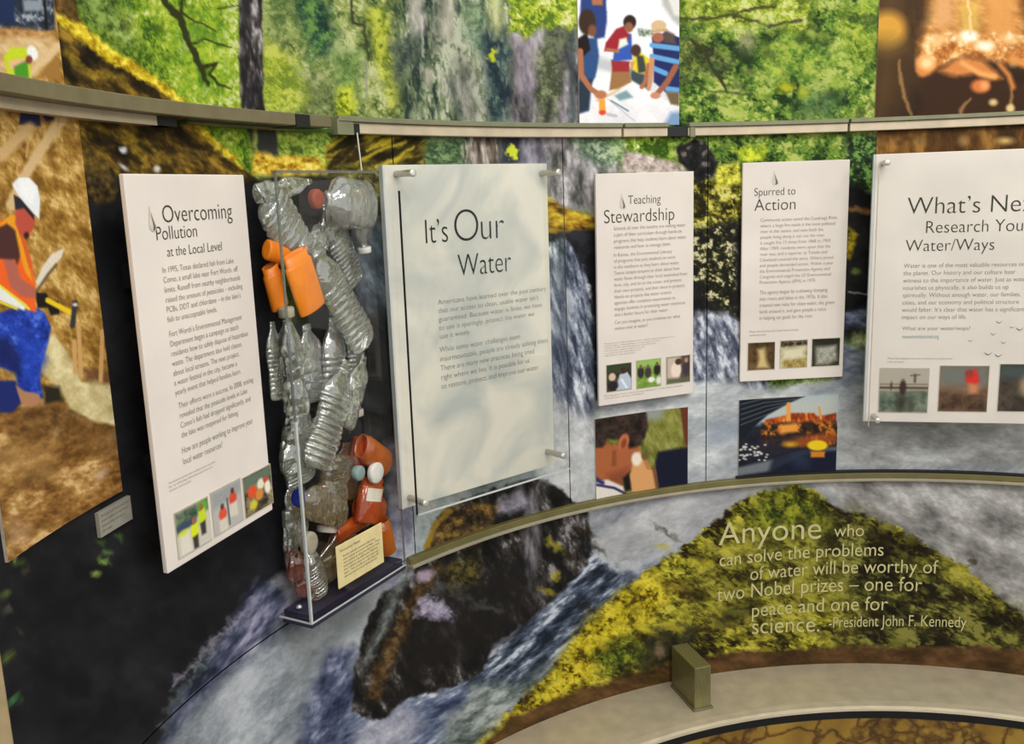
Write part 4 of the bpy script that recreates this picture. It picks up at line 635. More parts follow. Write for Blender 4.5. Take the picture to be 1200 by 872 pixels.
# ------------------------------------------------------------------ lettering
_tc = {}
def glyphs(body, offset=0.0, space=1.0, line=1.0):
    k = (body, offset, space, line)
    if k not in _tc:
        c = bpy.data.curves.new('lettering', 'FONT'); c.body = body; c.size = 1; c.offset = offset; c.resolution_u = 3 if len(body) > 30 else 9; c.space_character = space; c.space_line = line
        o = bpy.data.objects.new('lettering', c); COL.objects.link(o); dg = bpy.context.evaluated_depsgraph_get(); dg.update()
        me = bpy.data.meshes.new_from_object(o.evaluated_get(dg)); n = len(me.vertices); co = np.zeros(n*3); me.vertices.foreach_get('co', co)
        _tc[k] = (co.reshape(-1, 3)[:, :2].copy(), [tuple(p.vertices) for p in me.polygons])
        COL.objects.unlink(o); bpy.data.objects.remove(o); bpy.data.curves.remove(c); bpy.data.meshes.remove(me)
    return _tc[k]
CAPH = glyphs('H')[0][:, 1].max()
class Text:
    """collects lettering in board coordinates: u to the right, v up from a baseline"""
    def __init__(s): s.v, s.f = [], []
    def line(s, body, u0, v0, u1, v1, cap, offset=-.006, curve=None):
        P, Fs = glyphs(body, offset)
        if not len(P): return s
        x0, x1 = P[:, 0].min(), P[:, 0].max(); t = (P[:, 0]-x0)/(x1-x0); k = cap/CAPH
        b = len(s.v); s.v += list(zip(u0+(u1-u0)*t, v0+(v1-v0)*t+P[:, 1]*k)); s.f += [tuple(b+i for i in f) for f in Fs]; return s
    def para(s, lines, u0, v0, width, spacing, fs, offset=0.0):
        P, Fs = glyphs('\n'.join(lines), offset, 1.0, spacing/fs)
        k = width/P[:, 0].max(); b = len(s.v); s.v += list(zip(u0+P[:, 0]*k, v0+P[:, 1]*fs)); s.f += [tuple(b+i for i in f) for f in Fs]; return s

# quotation on the curved bottom sheet
q = Text()
for body, a, b, cap in (('Anyone', (842, 639), (962, 631), 24), ('who', (977, 629), (1012, 628), 13), ('can solve the problems', (843, 664), (1035, 651), 14),
                        ('of water will be worthy of', (879, 680), (1099, 672), 14), ('two Nobel prizes \u2013 one for', (840, 705), (1080, 693), 15),
                        ('peace and one for', (881, 723), (1040, 715), 14.5), ('science.', (881, 743), (960, 740), 17), ('-President John F. Kennedy', (971, 736), (1132, 735.5), 11.5)):
    ta, za = wall_hit(*a, RW); tb, zb = wall_hit(*b, RW)
    dist = np.linalg.norm(cyl((ta+tb)/2, (za+zb)/2)-EYEP); q.line(body, float(ta), float(za), float(tb), float(zb), cap*dist/FPX/.93, -.004)
Pq = np.array(q.v); Q3 = cyl(Pq[:, 0], Pq[:, 1], RW-.0012)
mesh_obj('quotation_lettering', Q3, q.f, M['quote'], low, label='pale yellow quotation lettering on the mossy bank')

# ------------------------------------------------------------------ loose photographs on the wall
def wall_photo(name, art, px, zr, label):
    t0, t1 = px; z0, z1 = zr; nt = max(40, int((t1-t0)*RW/.0011)); nz = max(40, int((z1-z0)/.0014))
    th = np.linspace(t0, t1, nt); z = np.linspace(z1, z0, nz)
    P = cyl(th[None, :]+0*z[:, None], z[:, None]+0*th[None, :], RW-.0030)
    x, y = sheet_xy(P.reshape(-1, 3))
    g = empty(name, (CX+RW*math.sin((t0+t1)/2), CY+RW*math.cos((t0+t1)/2), z0), label, 'photograph', 'photographs mounted on the mural')
    o = ink_mesh('printed_face', P, art(x, y), M['photo']); o.parent = g; o.matrix_parent_inverse = Matrix.Translation(-Vector(g.location))
    V, F = arc_profile(t0, t1, [(RW-.0028, z0), (RW-.0002, z0), (RW-.0002, z1), (RW-.0028, z1)], 16)
    mesh_obj('backing', V, F, M['board_edge'], g)
RP = RW-.003
wr = (TH(7, 640, RP), TH(118, 360, RP))
wall_photo('photograph', worker_art, wr, (ZZ(80, 610), Z_UP-.003), 'tall photograph of a kneeling worker in helmet and orange vest with a hammer')
wall_photo('photograph', worker_art, (wr[0], TH(71, 60, RP)), (Z_UP+.004, EYE+.36), 'photograph above the left rail of a stooping worker in a yellow vest')
wall_photo('photograph', boat_art, (TH(678, 75, RP), TH(796, 75, RP)), (ZZ(740, 147), EYE+.36), 'photograph of four people leaning over a white table beside the water')
wall_photo('photograph', hands_art, (TH(1028, 70, RP), TH(1028, 70, RP)+.42), (Z_UP+.004, EYE+.36), 'photograph of cupped hands catching splashing water above the rail')
wall_photo('photograph', hands_art, (TH(1027.5, 170, RP), TH(1027.5, 170, RP)+.42), (ZZ(1100, 200), Z_UP-.003), 'brown strip of photograph under the rail above the What\'s Next panel')
wall_photo('photograph', boy_art, (TH(698, 530, RP), TH(806, 520, RP)), (Z_LOW+.001, ZZ(752, 483)), 'photograph of a boy looking into a small viewer below Teaching Stewardship')
wall_photo('photograph', harbour_art, (TH(866, 510, RP), TH(981, 510, RP)), (Z_LOW+.001, ZZ(922, 465)), 'photograph of a harbour at dusk with yellow boat below Spurred to Action')
# small grey caption plate by the worker photograph
t0, t1, z0, z1 = TH(111, 605), TH(150, 595), ZZ(131, 620), ZZ(131, 590)
g = empty('caption_plate', (CX+RW*math.sin(t0), CY+RW*math.cos(t0), z0), 'small grey caption plate below the kneeling worker photograph', 'caption')
V, F = arc_profile(t0, t1, [(RW-.004, z0), (RW-.0002, z0), (RW-.0002, z1), (RW-.004, z1)], 6); mesh_obj('plate', V, F, mat_plain('grey_plate', (150, 146, 132), .5), g)
tx = Text(); h = z1-z0; tx.para(['Workers put straw rolls and', 'stakes in place to hold back', 'soil and keep silt out of', 'the water.'], 0, 0, .9, .2, .15)
Pq = np.array(tx.v); Q3 = cyl(t0+(t1-t0)*(.06+.95*Pq[:, 0]), z1-.22*h+Pq[:, 1]*h, RW-.0044); mesh_obj('caption_lettering', Q3, tx.f, M['text_soft'], g)

# ------------------------------------------------------------------ information panels
class Board:
    def __init__(s, x, y, yaw, zt, W, H):
        s.o = np.array([x, y, zt+EYE]); s.u = np.array([math.cos(yaw), math.sin(yaw), 0]); s.n = np.array([math.sin(yaw), -math.cos(yaw), 0]); s.v = np.array([0, 0, 1.0]); s.W, s.H = W, H
    def loc(s, px, py, off=0.0):
        d = ray(px, py); t = ((s.o+s.n*off-EYEP)@s.n)/(d@s.n); p = EYEP+d*t-s.o
        return float(p@s.u), float(p@s.v)
    def pt(s, u, v, off): return s.o+u*s.u+v*s.v+off*s.n
    def scale(s, px, py): u, v = s.loc(px, py); return np.dot(s.pt(u, v, 0)-EYEP, FW)/FPX
    def text(s, name, tx, mat, parent, off=.0005, label=None):
        return mesh_obj(name, [s.pt(a, b, off) for a, b in tx.v], tx.f, mat, parent, label=label)
    def title(s, tx, body, a, b, cap, offset=-.012):
        u0, v0 = s.loc(*a); u1, v1 = s.loc(*b); tx.line(body, u0, (v0+v1)/2, u1, (v0+v1)/2, cap*s.scale(*a), offset)
    def wall_gap(s, u, v):
        """distance along -n from the board face to the curved wall"""
        p = s.pt(u, v, 0); k = 0
        while math.hypot(p[0]-CX, p[1]-CY) < RW and k < .3: k += .0005; p = s.pt(u, v, -k)
        return k
    def root(s, label):
        c = s.pt(s.W/2, -s.H, -.004); s.g = empty('information_panel', c, label, 'information panel', 'text panels in front of the mural'); return s.g
    def slab(s, name, mat, t, off=0.0, W0=0, W1=None, V0=None, V1=0, bev=.0012):
        o = mesh_obj(name, *box_on(s.o, s.u, s.v, s.n, (W0, s.W if W1 is None else W1), (-s.H if V0 is None else V0, V1), (off-t, off)), mat, s.g); bevel(o, bev); return o
    def spacers(s):
        for a, b in ((.25, .25), (.75, .25), (.25, .75), (.75, .75)):
            u, v = a*s.W, -b*s.H; d = s.wall_gap(u, v)
            if d > .0075: o = mesh_obj('spacer', *box_on(s.pt(u, v, 0), s.u, s.v, s.n, (-.012, .012), (-.012, .012), (-d-.001, -.006)), M['black'], s.g)
    def standoff(s, px, py, front=.037):
        """satin rod that carries the clear sheet in front of the board"""
        u, v = s.loc(px, py); V, F = lathe([(.0046, -.0062), (.0046, front), (.0052, front), (.0052, front+.0035), (.0030, front+.0042)], 20)
        mesh_obj('standoff', xf(V, frame_mat(s.pt(u, v, 0), s.u, s.v, s.n)), F, M['steel'], s.g, True)
    def clear_sheet(s, front=.037, left='text_black', foot='acrylic_edge'):
        o = mesh_obj('clear_sheet', *box_on(s.o, s.u, s.v, s.n, (0, s.W), (-s.H, 0), (front-.004, front)), M['acrylic'], s.g, label='clear sheet in front of the board')
        mesh_obj('sheet_edge', *box_on(s.o, s.u, s.v, s.n, (-.0005, .0006), (-s.H, -.035), (front-.0038, front-.0002)), M[left], o)
        mesh_obj('sheet_edge', *box_on(s.o, s.u, s.v, s.n, (0, s.W), (-s.H-.0012, -s.H+.0002), (front-.004, front)), M[foot], o)
    def photo(s, kind, pts, label):
        L = [s.loc(*p) for p in pts]; u0 = (L[0][0]+L[3][0])/2; u1 = (L[1][0]+L[2][0])/2; v1 = (L[0][1]+L[1][1])/2; v0 = (L[2][1]+L[3][1])/2
        k = 44; a, b = np.meshgrid(np.linspace(0, 1, k), np.linspace(0, 1, k)); P = s.o+(u0+(u1-u0)*a)[..., None]*s.u+(v1+(v0-v1)*b)[..., None]*s.v+.0011*s.n
        e = mesh_obj('photo_mount', *box_on(s.o, s.u, s.v, s.n, (u0-.0012, u1+.0012), (v0-.0012, v1+.0012), (-.0005, .0008)), M['board_edge'], s.g, label=label)
        ink_mesh('printed_photo', P, snap(kind, a.ravel(), b.ravel()), M['photo'], e)
    def droplet(s, cx, y0, y1, wpx):
        u, va = s.loc(cx, y0); _, vb = s.loc(cx, y1); h = va-vb; w = wpx*s.scale(cx, y0)*.85
        pts = [(0, 1), (.18, .8), (.55, .5), (.9, .26), (1, .14), (.85, .03), (.4, 0), (-.1, .04), (-.32, .16), (-.35, .3), (-.25, .5), (-.1, .75)]
        e = mesh_obj('droplet_emblem', [s.pt(u+w*a, vb+h*b, .0006) for a, b in pts], [tuple(range(len(pts)))[::-1]], M['drop'], s.g)
        pts = [(.12, .72), (.5, .42), (.78, .22), (.8, .1), (.5, .04), (.3, .06), (.42, .2), (.3, .4)]
        mesh_obj('droplet_shade', [s.pt(u+w*a, vb+h*b, .0009) for a, b in pts], [tuple(range(len(pts)))[::-1]], M['drop_dark'], e)
M['drop'] = mat_plain('pale_droplet', (206, 198, 186), .5); M['drop_dark'] = mat_plain('dark_droplet', (104, 96, 80), .5)
SW = 0.1982
# 1 Overcoming Pollution
B = Board(-0.358, 0.892, 1.26, 0.028, SW, .40); g = B.root('tall cream panel titled Overcoming Pollution, left of the bottle case'); B.slab('board', M['board'], .006); B.spacers()
tx = Text(); B.title(tx, 'Overcoming', (191, 261), (272, 255.5), 20); B.title(tx, 'Pollution', (183.5, 281), (231, 278), 16); B.title(tx, 'at the Local Level', (196, 300), (260, 294), 11.5); B.text('title_lettering', tx, M['text'], g)
def body(B, groups, name='body_lettering', mat='text_soft'):
    tx = Text()
    for lines, a, b, right in groups:        # a: baseline start of the first line, b: of the last line, right: x of the longest line's end
        u0, v0 = B.loc(*a); _, v1 = B.loc(*b); u1, _ = B.loc(right, a[1]-3); sp_ = (v0-v1)/max(1, len(lines)-1) if len(lines) > 1 else .012
        tx.para(lines, u0, v0, u1-u0, sp_, sp_*.86, -.010)
    B.text(name, tx, M[mat], B.g)
body(B, [(['In 1995, Texas declared fish from Lake', 'Como, a small lake near Fort Worth, off', 'limits. Runoff from nearby neighborhoods', 'raised the amount of pesticides \u2013 including', 'PCBs, DDT and chlordane \u2013 in the lake\u2019s', 'fish to unacceptable levels.'], (190, 320), (196, 378), 282),
         (['Fort Worth\u2019s Environmental Management', 'Department began a campaign to teach', 'residents how to safely dispose of hazardous', 'waste. The department also held classes', 'about local streams. The next project,', 'a water festival in the city, became a', 'yearly event that helped families learn.'], (198, 395), (207, 463), 290),
         (['Their efforts were a success. In 2008, testing', 'revealed that the pesticide levels in Lake', 'Como\u2019s fish had dropped significantly, and', 'the lake was reopened for fishing.'], (209, 479), (211, 514), 299),
         (['How are people working to improve your', 'local water resources?'], (213, 532), (214, 545), 299)])
body(B, [(['Top and bottom photos show residents at work around the', 'lake, city staff teaching children about clean streams and', 'volunteers with new plants.'], (197, 568), (198, 577), 254)], 'fine_print', 'text_fine')
B.droplet(174, 240, 272, 11)
B.photo('vests', [(205, 601), (243, 583), (246, 632), (208, 656)], 'snapshot of two people in yellow vests'); B.photo('kneeling', [(247, 577), (281, 562), (284, 609), (250, 629)], 'snapshot of two people in red tops'); B.photo('plants', [(284, 560), (316, 545), (319, 590), (287, 606)], 'snapshot of a crowd of helpers')
# 2 It's Our Water (translucent acrylic on standoffs)
def mat_frost():
    m = bpy.data.materials.new('frosted_acrylic_print'); m.use_nodes = True; nt = m.node_tree; N, L = nt.nodes, nt.links; b = N['Principled BSDF']
    tc = N.new('ShaderNodeTexCoord'); no = N.new('ShaderNodeTexNoise'); no.inputs['Scale'].default_value = 9; no.inputs['Detail'].default_value = 8; no.inputs['Distortion'].default_value = .6; L.new(tc.outputs['Object'], no.inputs['Vector'])
    r = N.new('ShaderNodeValToRGB'); e = r.color_ramp.elements; e[0].position = .34; e[0].color = rgba((196, 200, 193)); e[1].position = .60; e[1].color = rgba((240, 234, 217)); L.new(no.outputs['Fac'], r.inputs[0]); L.new(r.outputs[0], b.inputs['Base Color'])
    b.inputs['Roughness'].default_value = .4
    tr = N.new('ShaderNodeBsdfTransparent'); mx = N.new('ShaderNodeMixShader'); mx.inputs[0].default_value = .80; L.new(tr.outputs[0], mx.inputs[1]); L.new(b.outputs[0], mx.inputs[2]); L.new(mx.outputs[0], N['Material Output'].inputs['Surface'])
    return m
M['frost'] = mat_frost()
B = Board(-0.165, 1.285, 0.715, 0.040, .3054, .4885); g = B.root('wide translucent panel titled It\'s Our Water on metal standoffs'); B.slab('board', M['frost'], .006, bev=.0008)
o = mesh_obj('left_edge', *box_on(B.o, B.u, B.v, B.n, (-.002, .001), (-B.H, 0), (-.008, .0015)), M['acrylic_edge'], g)
tx = Text(); B.title(tx, 'It\u2019s', (499, 286), (525, 283), 28); B.title(tx, 'O', (533, 283.5), (561, 282), 38, -.020); B.title(tx, 'ur', (564, 281), (591, 279), 33, -.016); B.title(tx, 'Water', (537, 324), (599, 318), 26); B.text('title_lettering', tx, M['text_black'], g)
body(B, [(['Americans have learned over the past century', 'that our access to clean, usable water isn\u2019t', 'guaranteed. Because water is finite, we have', 'to use it sparingly, protect the water we', 'use it wisely.'], (513, 357), (515, 397), 640),
         (['While some water challenges seem', 'insurmountable, people are already solving them.', 'There are many new practices being tried', 'right where we live. It is possible for us', 'to restore, protect, and improve our water.'], (515, 413), (517, 456), 643)])
for p in ((464, 204), (634, 203), (641, 529), (480, 583)): B.standoff(*p)
B.clear_sheet(); B.spacers()
# 3 Teaching Stewardship
B = Board(0.151, 1.587, 0.418, 0.023, SW, .40); g = B.root('narrow cream panel titled Teaching Stewardship beside the waterfall strip'); B.slab('board', M['board'], .006); B.spacers()
tx = Text(); B.title(tx, 'Teaching', (736, 239), (774, 238), 10); B.title(tx, 'Stewardship', (708, 261), (790, 258.5), 15.5); B.text('title_lettering', tx, M['text'], g)
body(B, [(['Schools all over the country are making water', 'a part of their curriculum through hands-on', 'programs that help students learn about water', 'resources and how to manage them.'], (719, 270), (719, 292), 804),
         (['In Kansas, the Environmental Literacy', 'of programs that puts students to work', 'in the outdoors as they learn about water.', 'Teams sample streams to think about how', 'water flows through their local watershed from', 'farm, city, and on to the ocean, and present', 'their own projects, and then share in projects.', 'Hands-on projects like water science', 'agencies offer complete experiments to', 'engage students in protecting water resources', 'and a better future for their water.'], (719, 301), (720, 371), 805),
         (['Can you imagine, as you continue on, what', 'comes next in water?'], (720, 380), (720, 387), 797)])
body(B, [(['Photos from left: Students learn about water systems in an', 'indoor lab; a class gathers on the lawn to look', 'closely at the soil and grasses found beside', 'the stream; visitors lean in to see', 'a model of the river basin and', 'talk about what they find.'], (708, 404), (708, 418), 790)], 'fine_print', 'text_fine')
body(B, [(['Photographs show school groups taking part in the water program', 'with teachers, guides and helpers'], (708, 465), (708, 468), 800)], 'photo_credit', 'text_fine')
B.droplet(728, 226, 245, 7)
B.photo('indoor', [(710.5, 428), (739.5, 425), (739.5, 456), (711, 459)], 'snapshot of pupils indoors'); B.photo('lawn', [(746, 423), (774, 420), (774, 452), (746, 455)], 'snapshot of a class on a lawn'); B.photo('museum', [(781, 419), (808, 416), (808, 447), (781, 450)], 'snapshot of visitors leaning in')
# 4 Spurred to Action
B = Board(0.425, 1.695, 0.078, 0.035, SW, .40); g = B.root('narrow cream panel titled Spurred to Action above the harbour photograph'); B.slab('board', M['board'], .006); B.spacers()
tx = Text(); B.title(tx, 'Spurred to', (884, 229.5), (932, 228), 9); B.title(tx, 'Action', (884, 247), (932, 245.5), 13.5); B.text('title_lettering', tx, M['text'], g)
body(B, [(['Community action saved the Cuyahoga River,', 'where a huge fire made it the most polluted', 'river in the nation, and now both the', 'people living along it can use the river.', 'It caught fire 13 times from 1868 to 1969.', 'After 1969, residents were upset that the', 'river was, and a reporter at Toledo and', 'Cleveland covered the story. Others joined', 'and people demanded action. Within a year', 'the Environmental Protection Agency and', 'Congress and urged the US Environmental', 'Protection Agency (EPA) in 1970.'], (891, 260), (890, 333), 982),
         (['The agency began by outlawing dumping', 'into rivers and lakes in the 1970s. It also', 'created new rules for clean water, the green', 'lands around it, and gave people a voice', 'in helping set goals for the river.'], (890, 345), (889, 375), 978)])
body(B, [(['Photos show the river and its banks before and after', 'community action'], (878, 390), (878, 394), 936)], 'fine_print', 'text_fine')
B.droplet(907, 199, 217, 7)
B.photo('spout', [(877, 402), (908, 401), (907, 432), (876, 434)], 'snapshot of pale water spouting'); B.photo('reeds', [(915, 399.5), (946, 398.5), (945, 430), (914, 431)], 'snapshot of pale water with reeds'); B.photo('pond', [(952, 397.5), (984, 396), (983, 428), (951, 429)], 'snapshot of a grey pond')
# 5 What's Next
B = Board(0.6465, 1.6539, -0.2110, 0.0408, .3054, .4792); g = B.root('wide cream acrylic panel titled What\'s Next, Research Your Water/Ways'); B.slab('board', M['board'], .006)
mesh_obj('left_edge', *box_on(B.o, B.u, B.v, B.n, (-.0035, .0), (-B.H, 0), (-.010, .0)), M['acrylic_edge'], g); B.clear_sheet(left='board_edge', foot='acrylic'); B.spacers()
tx = Text(); B.title(tx, 'What\u2019s Next?', (1063, 252), (1232, 246), 19.5); B.title(tx, 'Research Your', (1085, 273.5), (1208, 270), 14); B.title(tx, 'Water/Ways', (1061, 295.5), (1165, 292), 13.5); B.text('title_lettering', tx, M['text'], g)
body(B, [(['Water is one of the most valuable resources on', 'the planet. Our history and our culture bear', 'witness to the importance of water. Just as water', 'nourishes us physically, it also builds us up', 'spiritually. Without enough water, our families,', 'cities, and our economy and political structure', 'would falter. It\u2019s clear that water has a significant', 'impact on our ways of life.'], (1059, 314), (1057, 374), 1206), (['What are your water/ways?'], (1057, 387), (1057, 387), 1137)])
body(B, [(['museumonmainstreet.org'], (1057, 396.5), (1057, 396.5), 1100)], 'web_address', 'text_teal')
body(B, [(['Photos show people by the water at the shore, by a lake and on', 'a river at sunset'], (1040, 421), (1040, 425), 1116)], 'fine_print', 'text_fine')
for (a, b, r) in ((1171, 377, 4), (1164, 391, 3.5), (1195, 385, 5), (1158, 414, 5), (1170, 416, 5), (1186, 383, 3), (1137, 399, 3), (1176, 401, 3.5)):
    u, v = B.loc(a, b); k = B.scale(a, b)*r; tx = Text(); tx.v = [(u-k, v+.3*k), (u-.4*k, v-.05*k), (u, v-.3*k), (u+.5*k, v), (u+k, v+.45*k), (u+.45*k, v-.25*k), (u, v-.55*k), (u-.5*k, v-.3*k)]; tx.f = [tuple(range(8))]
    B.text('printed_bird', tx, M['text_soft'], g)
for p in ((1035, 191), (1024, 487), (1232, 180), (1228, 488)): B.standoff(*p)
B.photo('pier', [(1031, 433), (1088, 430.5), (1087, 482), (1030, 484)], 'snapshot of people on a pier'); B.photo('redcoat', [(1101, 430), (1158, 428), (1157, 481), (1100, 483)], 'snapshot of a figure in red'); B.photo('river', [(1171, 428), (1232, 426), (1231, 481), (1170, 483)], 'dark snapshot at the right edge')

# ------------------------------------------------------------------ rails
def rail(name, t0, t1, bars, label, group='curved aluminium rails'):
    g = empty(name, (CX+RW*math.sin((t0+t1)/2), CY+RW*math.cos((t0+t1)/2), min(b[2] for b in bars)), label, 'rail', group)
    for nm, r, z0, z1, m in bars:
        V, F = arc_profile(t0, t1, [(r, z0), (RW+.003, z0), (RW+.003, z1), (r, z1)]); o = mesh_obj(nm, V, F, M[m], g); bevel(o, .0010, 1)
    return g
def clip(parent, px, w, z0, z1, r, mat='black', name='joint_clip_or_shadow'):
    a, b = TH(px-w/2, 150, r), TH(px+w/2, 150, r); V, F = arc_profile(a, b, [(r, z0), (RW+.002, z0), (RW+.002, z1), (r, z1)], 3); return mesh_obj(name, V, F, M[mat], parent)
ZF0, ZF1, ZL1 = EYE+.0835, EYE+.0985, EYE+.106
bars = [('face', 1.004, ZF0, ZF1, 'rail_face'), ('lip', .999, ZF1, ZL1, 'rail_lip')]
g = rail('rail', TH(396, 150, 1.003), TH(729, 152, 1.003), bars, 'beige rail above the It\'s Our Water panel'); clip(g, 418, 7, ZF0-.001, ZF1-.002, 1.002); clip(g, 405, 19, ZF0-.002, ZF1+.003, 1.0005, 'rail_lip', 'end_plate')
g = rail('rail', TH(731.5, 152, 1.003), TH(783, 150, 1.003), bars, 'short beige rail directly under the photograph of four people'); clip(g, 795, 24, ZF0, ZF1+.001, 1.006)
g = rail('rail', TH(807, 150, 1.003), TH(994, 147, 1.003), bars, 'beige rail above the Spurred to Action panel'); clip(g, 812, 6, ZF0-.002, ZF1+.003, 1.001, 'rail_lip', 'end_plate')
rail('rail', TH(996.5, 147, 1.003), T1-.05, bars, 'beige rail below the photograph of cupped hands')
rb = .988
g = rail('rail', TH(-60, 100, rb), TH(388, 135, rb), [('front_bar', rb, EYE+.0885, EYE+.1035, 'rail_olive')], 'olive grey rail sweeping across the top left')
V, F = arc_profile(TH(-60, 110), TH(186, 128), [(1.004, EYE+.079), (RW+.003, EYE+.079), (RW+.003, EYE+.0885), (1.004, EYE+.0885)]); mesh_obj('underside_strip', V, F, M['rail_face'], g)
clip(g, 197, 22, EYE+.079, EYE+.0885, 1.003); clip(g, 356, 16, EYE+.0875, EYE+.1025, rb-.0015)  # second black piece stands in for a dark shadow on the front bar
V, F = arc_profile(TH(209, 130), TH(394, 148), [(1.008, ZZ(300, 151, 1.008)), (RW-.001, ZZ(300, 151, 1.008)), (RW-.001, EYE+.0885), (1.008, EYE+.0885)]); mesh_obj('glass_strip', V, F, M['glassy'], g)
g = rail('rail', TH(476, 660), T1-.03, [('channel', 1.009, Z_LOW-.009, Z_LOW+.001, 'low_rail'), ('lower_lip', 1.004, Z_LOW-.0145, Z_LOW-.009, 'low_lip')], 'narrow olive rail along the top of the mossy bank sheet')
V, F = arc_profile(TH(862, 556), T1-.03, [(1.011, Z_LOW+.001), (RW+.003, Z_LOW+.001), (RW+.003, Z_LOW+.0055), (1.011, Z_LOW+.0055)]); mesh_obj('dark_groove', V, F, M['black'], g)
d = ray(900, 836); RF = math.hypot(d[0]*(Z_LEDGE-EYE)/d[2]-CX, d[1]*(Z_LEDGE-EYE)/d[2]-CY)
g = empty('ledge', (CX, CY+RF, Z_LEDGE-.03), 'curved beige metal ledge along the foot of the mural', 'ledge')
V, F = arc_profile(T0, T1, [(RF, Z_LEDGE-.010), (RW+.003, Z_LEDGE-.010), (RW+.003, Z_LEDGE+.0005), (RW-.04, Z_LEDGE+.0005), (RF+.02, Z_LEDGE-.001), (RF+.006, Z_LEDGE-.003), (RF+.001, Z_LEDGE-.006)]); mesh_obj('shelf', V, F, M['ledge'], g, False)
V, F = arc_profile(T0, T1, [(RF-.001, Z_LEDGE-.024), (RF+.03, Z_LEDGE-.024), (RF+.03, Z_LEDGE-.010), (RF-.001, Z_LEDGE-.010)]); mesh_obj('black_edge', V, F, M['black'], g)
V, F = arc_profile(T0, T1, [(RF, 0.0), (RF+.02, 0.0), (RF+.02, Z_LEDGE-.024), (RF, Z_LEDGE-.024)]); tag(mesh_obj('base_panel', V, F, M['veined']), 'ochre base panel with brown veins under the ledge', 'base panel')
# upright bracket standing on the ledge
def on_ledge(px, py, z=Z_LEDGE): d = ray(px, py); t = (z-EYE)/d[2]; return np.array([d[0]*t, d[1]*t, z])
a, b = on_ledge(814, 833), on_ledge(833, 829); u = (b-a)/np.linalg.norm(b-a); n = np.array([-u[1], u[0], 0])
w = np.linalg.norm(b-a); c = on_ledge(787, 800); dpt = float((c-a)@n); k = float((c-a)@u)
zt = a[2]+.085
P = [a, b, b+n*dpt*.9, a+n*dpt*.9]; top = [p+np.array([0, 0, zt-Z_LEDGE]) for p in P]
g = empty('bracket', tuple(a), 'upright metal bracket standing on the ledge below the mossy bank', 'bracket')
o = mesh_obj('upright', P+top, BOXF, mat_plain('greenish_metal', (132, 126, 84), .32, .45, .5, .08, 40, stretch=(6, 6, 1)), g); bevel(o, .0015, 2)
o = mesh_obj('foot', *box_on(a, u, n, (0, 0, 1), (-.004, w+.004), (-.004, dpt*.9), (0, .003)), M['rail_olive'], g); bevel(o, .001, 1)
# post at the left end of the kiosk
dr = ray(9, 825); az = np.array([dr[0], dr[1], 0])/math.hypot(dr[0], dr[1]); base = az*0.70; side = np.array([-az[1], az[0], 0])
g = empty('end_post', (base[0], base[1], 0), 'slim beige post at the left end of the kiosk', 'post')
o = mesh_obj('upright', *box_on((base[0], base[1], 0), side, az, (0, 0, 1), (.0, .035), (0, .02), (0, Z_TOP)), M['post'], g); bevel(o, .002)
o = mesh_obj('foot', *box_on((base[0], base[1], 0), side, az, (0, 0, 1), (-.02, .055), (-.03, .05), (0, .008)), M['post'], g); bevel(o, .002)

# ------------------------------------------------------------------ display case of bottles
class Case: pass
K = Board(-0.2688, 1.1105, 1.0704, 0.0295, .2108, .5682); KD = .0542
K.g = g = empty('display_case', K.pt(K.W/2, -K.H, 0), 'tall clear acrylic case packed with plastic bottles', 'display case')
def pane(name, U, V, N, mat, bev=0):
    o = mesh_obj(name, *box_on(K.o, K.u, K.v, K.n, U, V, N), mat, g); return o
th_ = .003
pane('front_pane', (0, K.W), (-K.H, 0), (-th_, 0), M['acrylic']); pane('side_pane', (0, th_), (-K.H, 0), (-KD, -th_), M['acrylic']); pane('side_pane', (K.W-th_, K.W), (-K.H, 0), (-KD+.006, -th_), M['acrylic'])
pane('top_pane', (0, K.W), (-.0005, .0025), (-KD, 0), M['acrylic'])
pane('base', (th_, K.W-th_), (-K.H-.004, -K.H+.010), (-KD+.006, -th_), M['case_base']); pane('base_lip', (0, K.W), (-K.H-.006, -K.H), (-KD+.006, .0006), M['case_base'])
e = .0016
for nm, U, V, N in (('bright_edge', (-.0004, e+.0014), (-K.H, -.30), (-e-.001, .0006)), ('bright_edge', (0, K.W), (-K.H-.0006, -K.H+e*.8), (-e*.5, .0007)), ('bright_edge', (-.0006, e), (-K.H-.0006, -K.H+e*.8), (-KD, 0))):
    pane(nm, U, V, N, M['acrylic_edge'])
for nm, U, V, N in (('seam', (-.0004, e*1.3), (-.30, .002), (-e*1.3, .0006)), ('seam', (K.W-e*1.2, K.W+.0004), (-K.H, .002), (-e, .0006)), ('seam', (0, K.W), (0, .0035), (-e, .0006)), ('seam', (K.W*.78, K.W*.78+.0012), (-.36, -.05), (-KD+.004, -KD+.005))):
    pane(nm, U, V, N, M['acrylic_seam'])
V, F = lathe([(.0001, 0), (.004, 0), (.004, .002), (.002, .004), (.0003, .0046)], 16); mesh_obj('screw_head', xf(V, frame_mat(K.pt(.012, -K.H+.012, -.03), K.u, K.n, K.v)), F, M['steel'], g, True)
def kpt(px, py, d): u, v = K.loc(px, py, -d); return K.pt(u, v, -d)
def kscale(px, py): return K.scale(px, py)
def ribs(r, t, n, a): return r*(1+a*(abs(math.sin(t*n*math.pi))**.7*2-1))
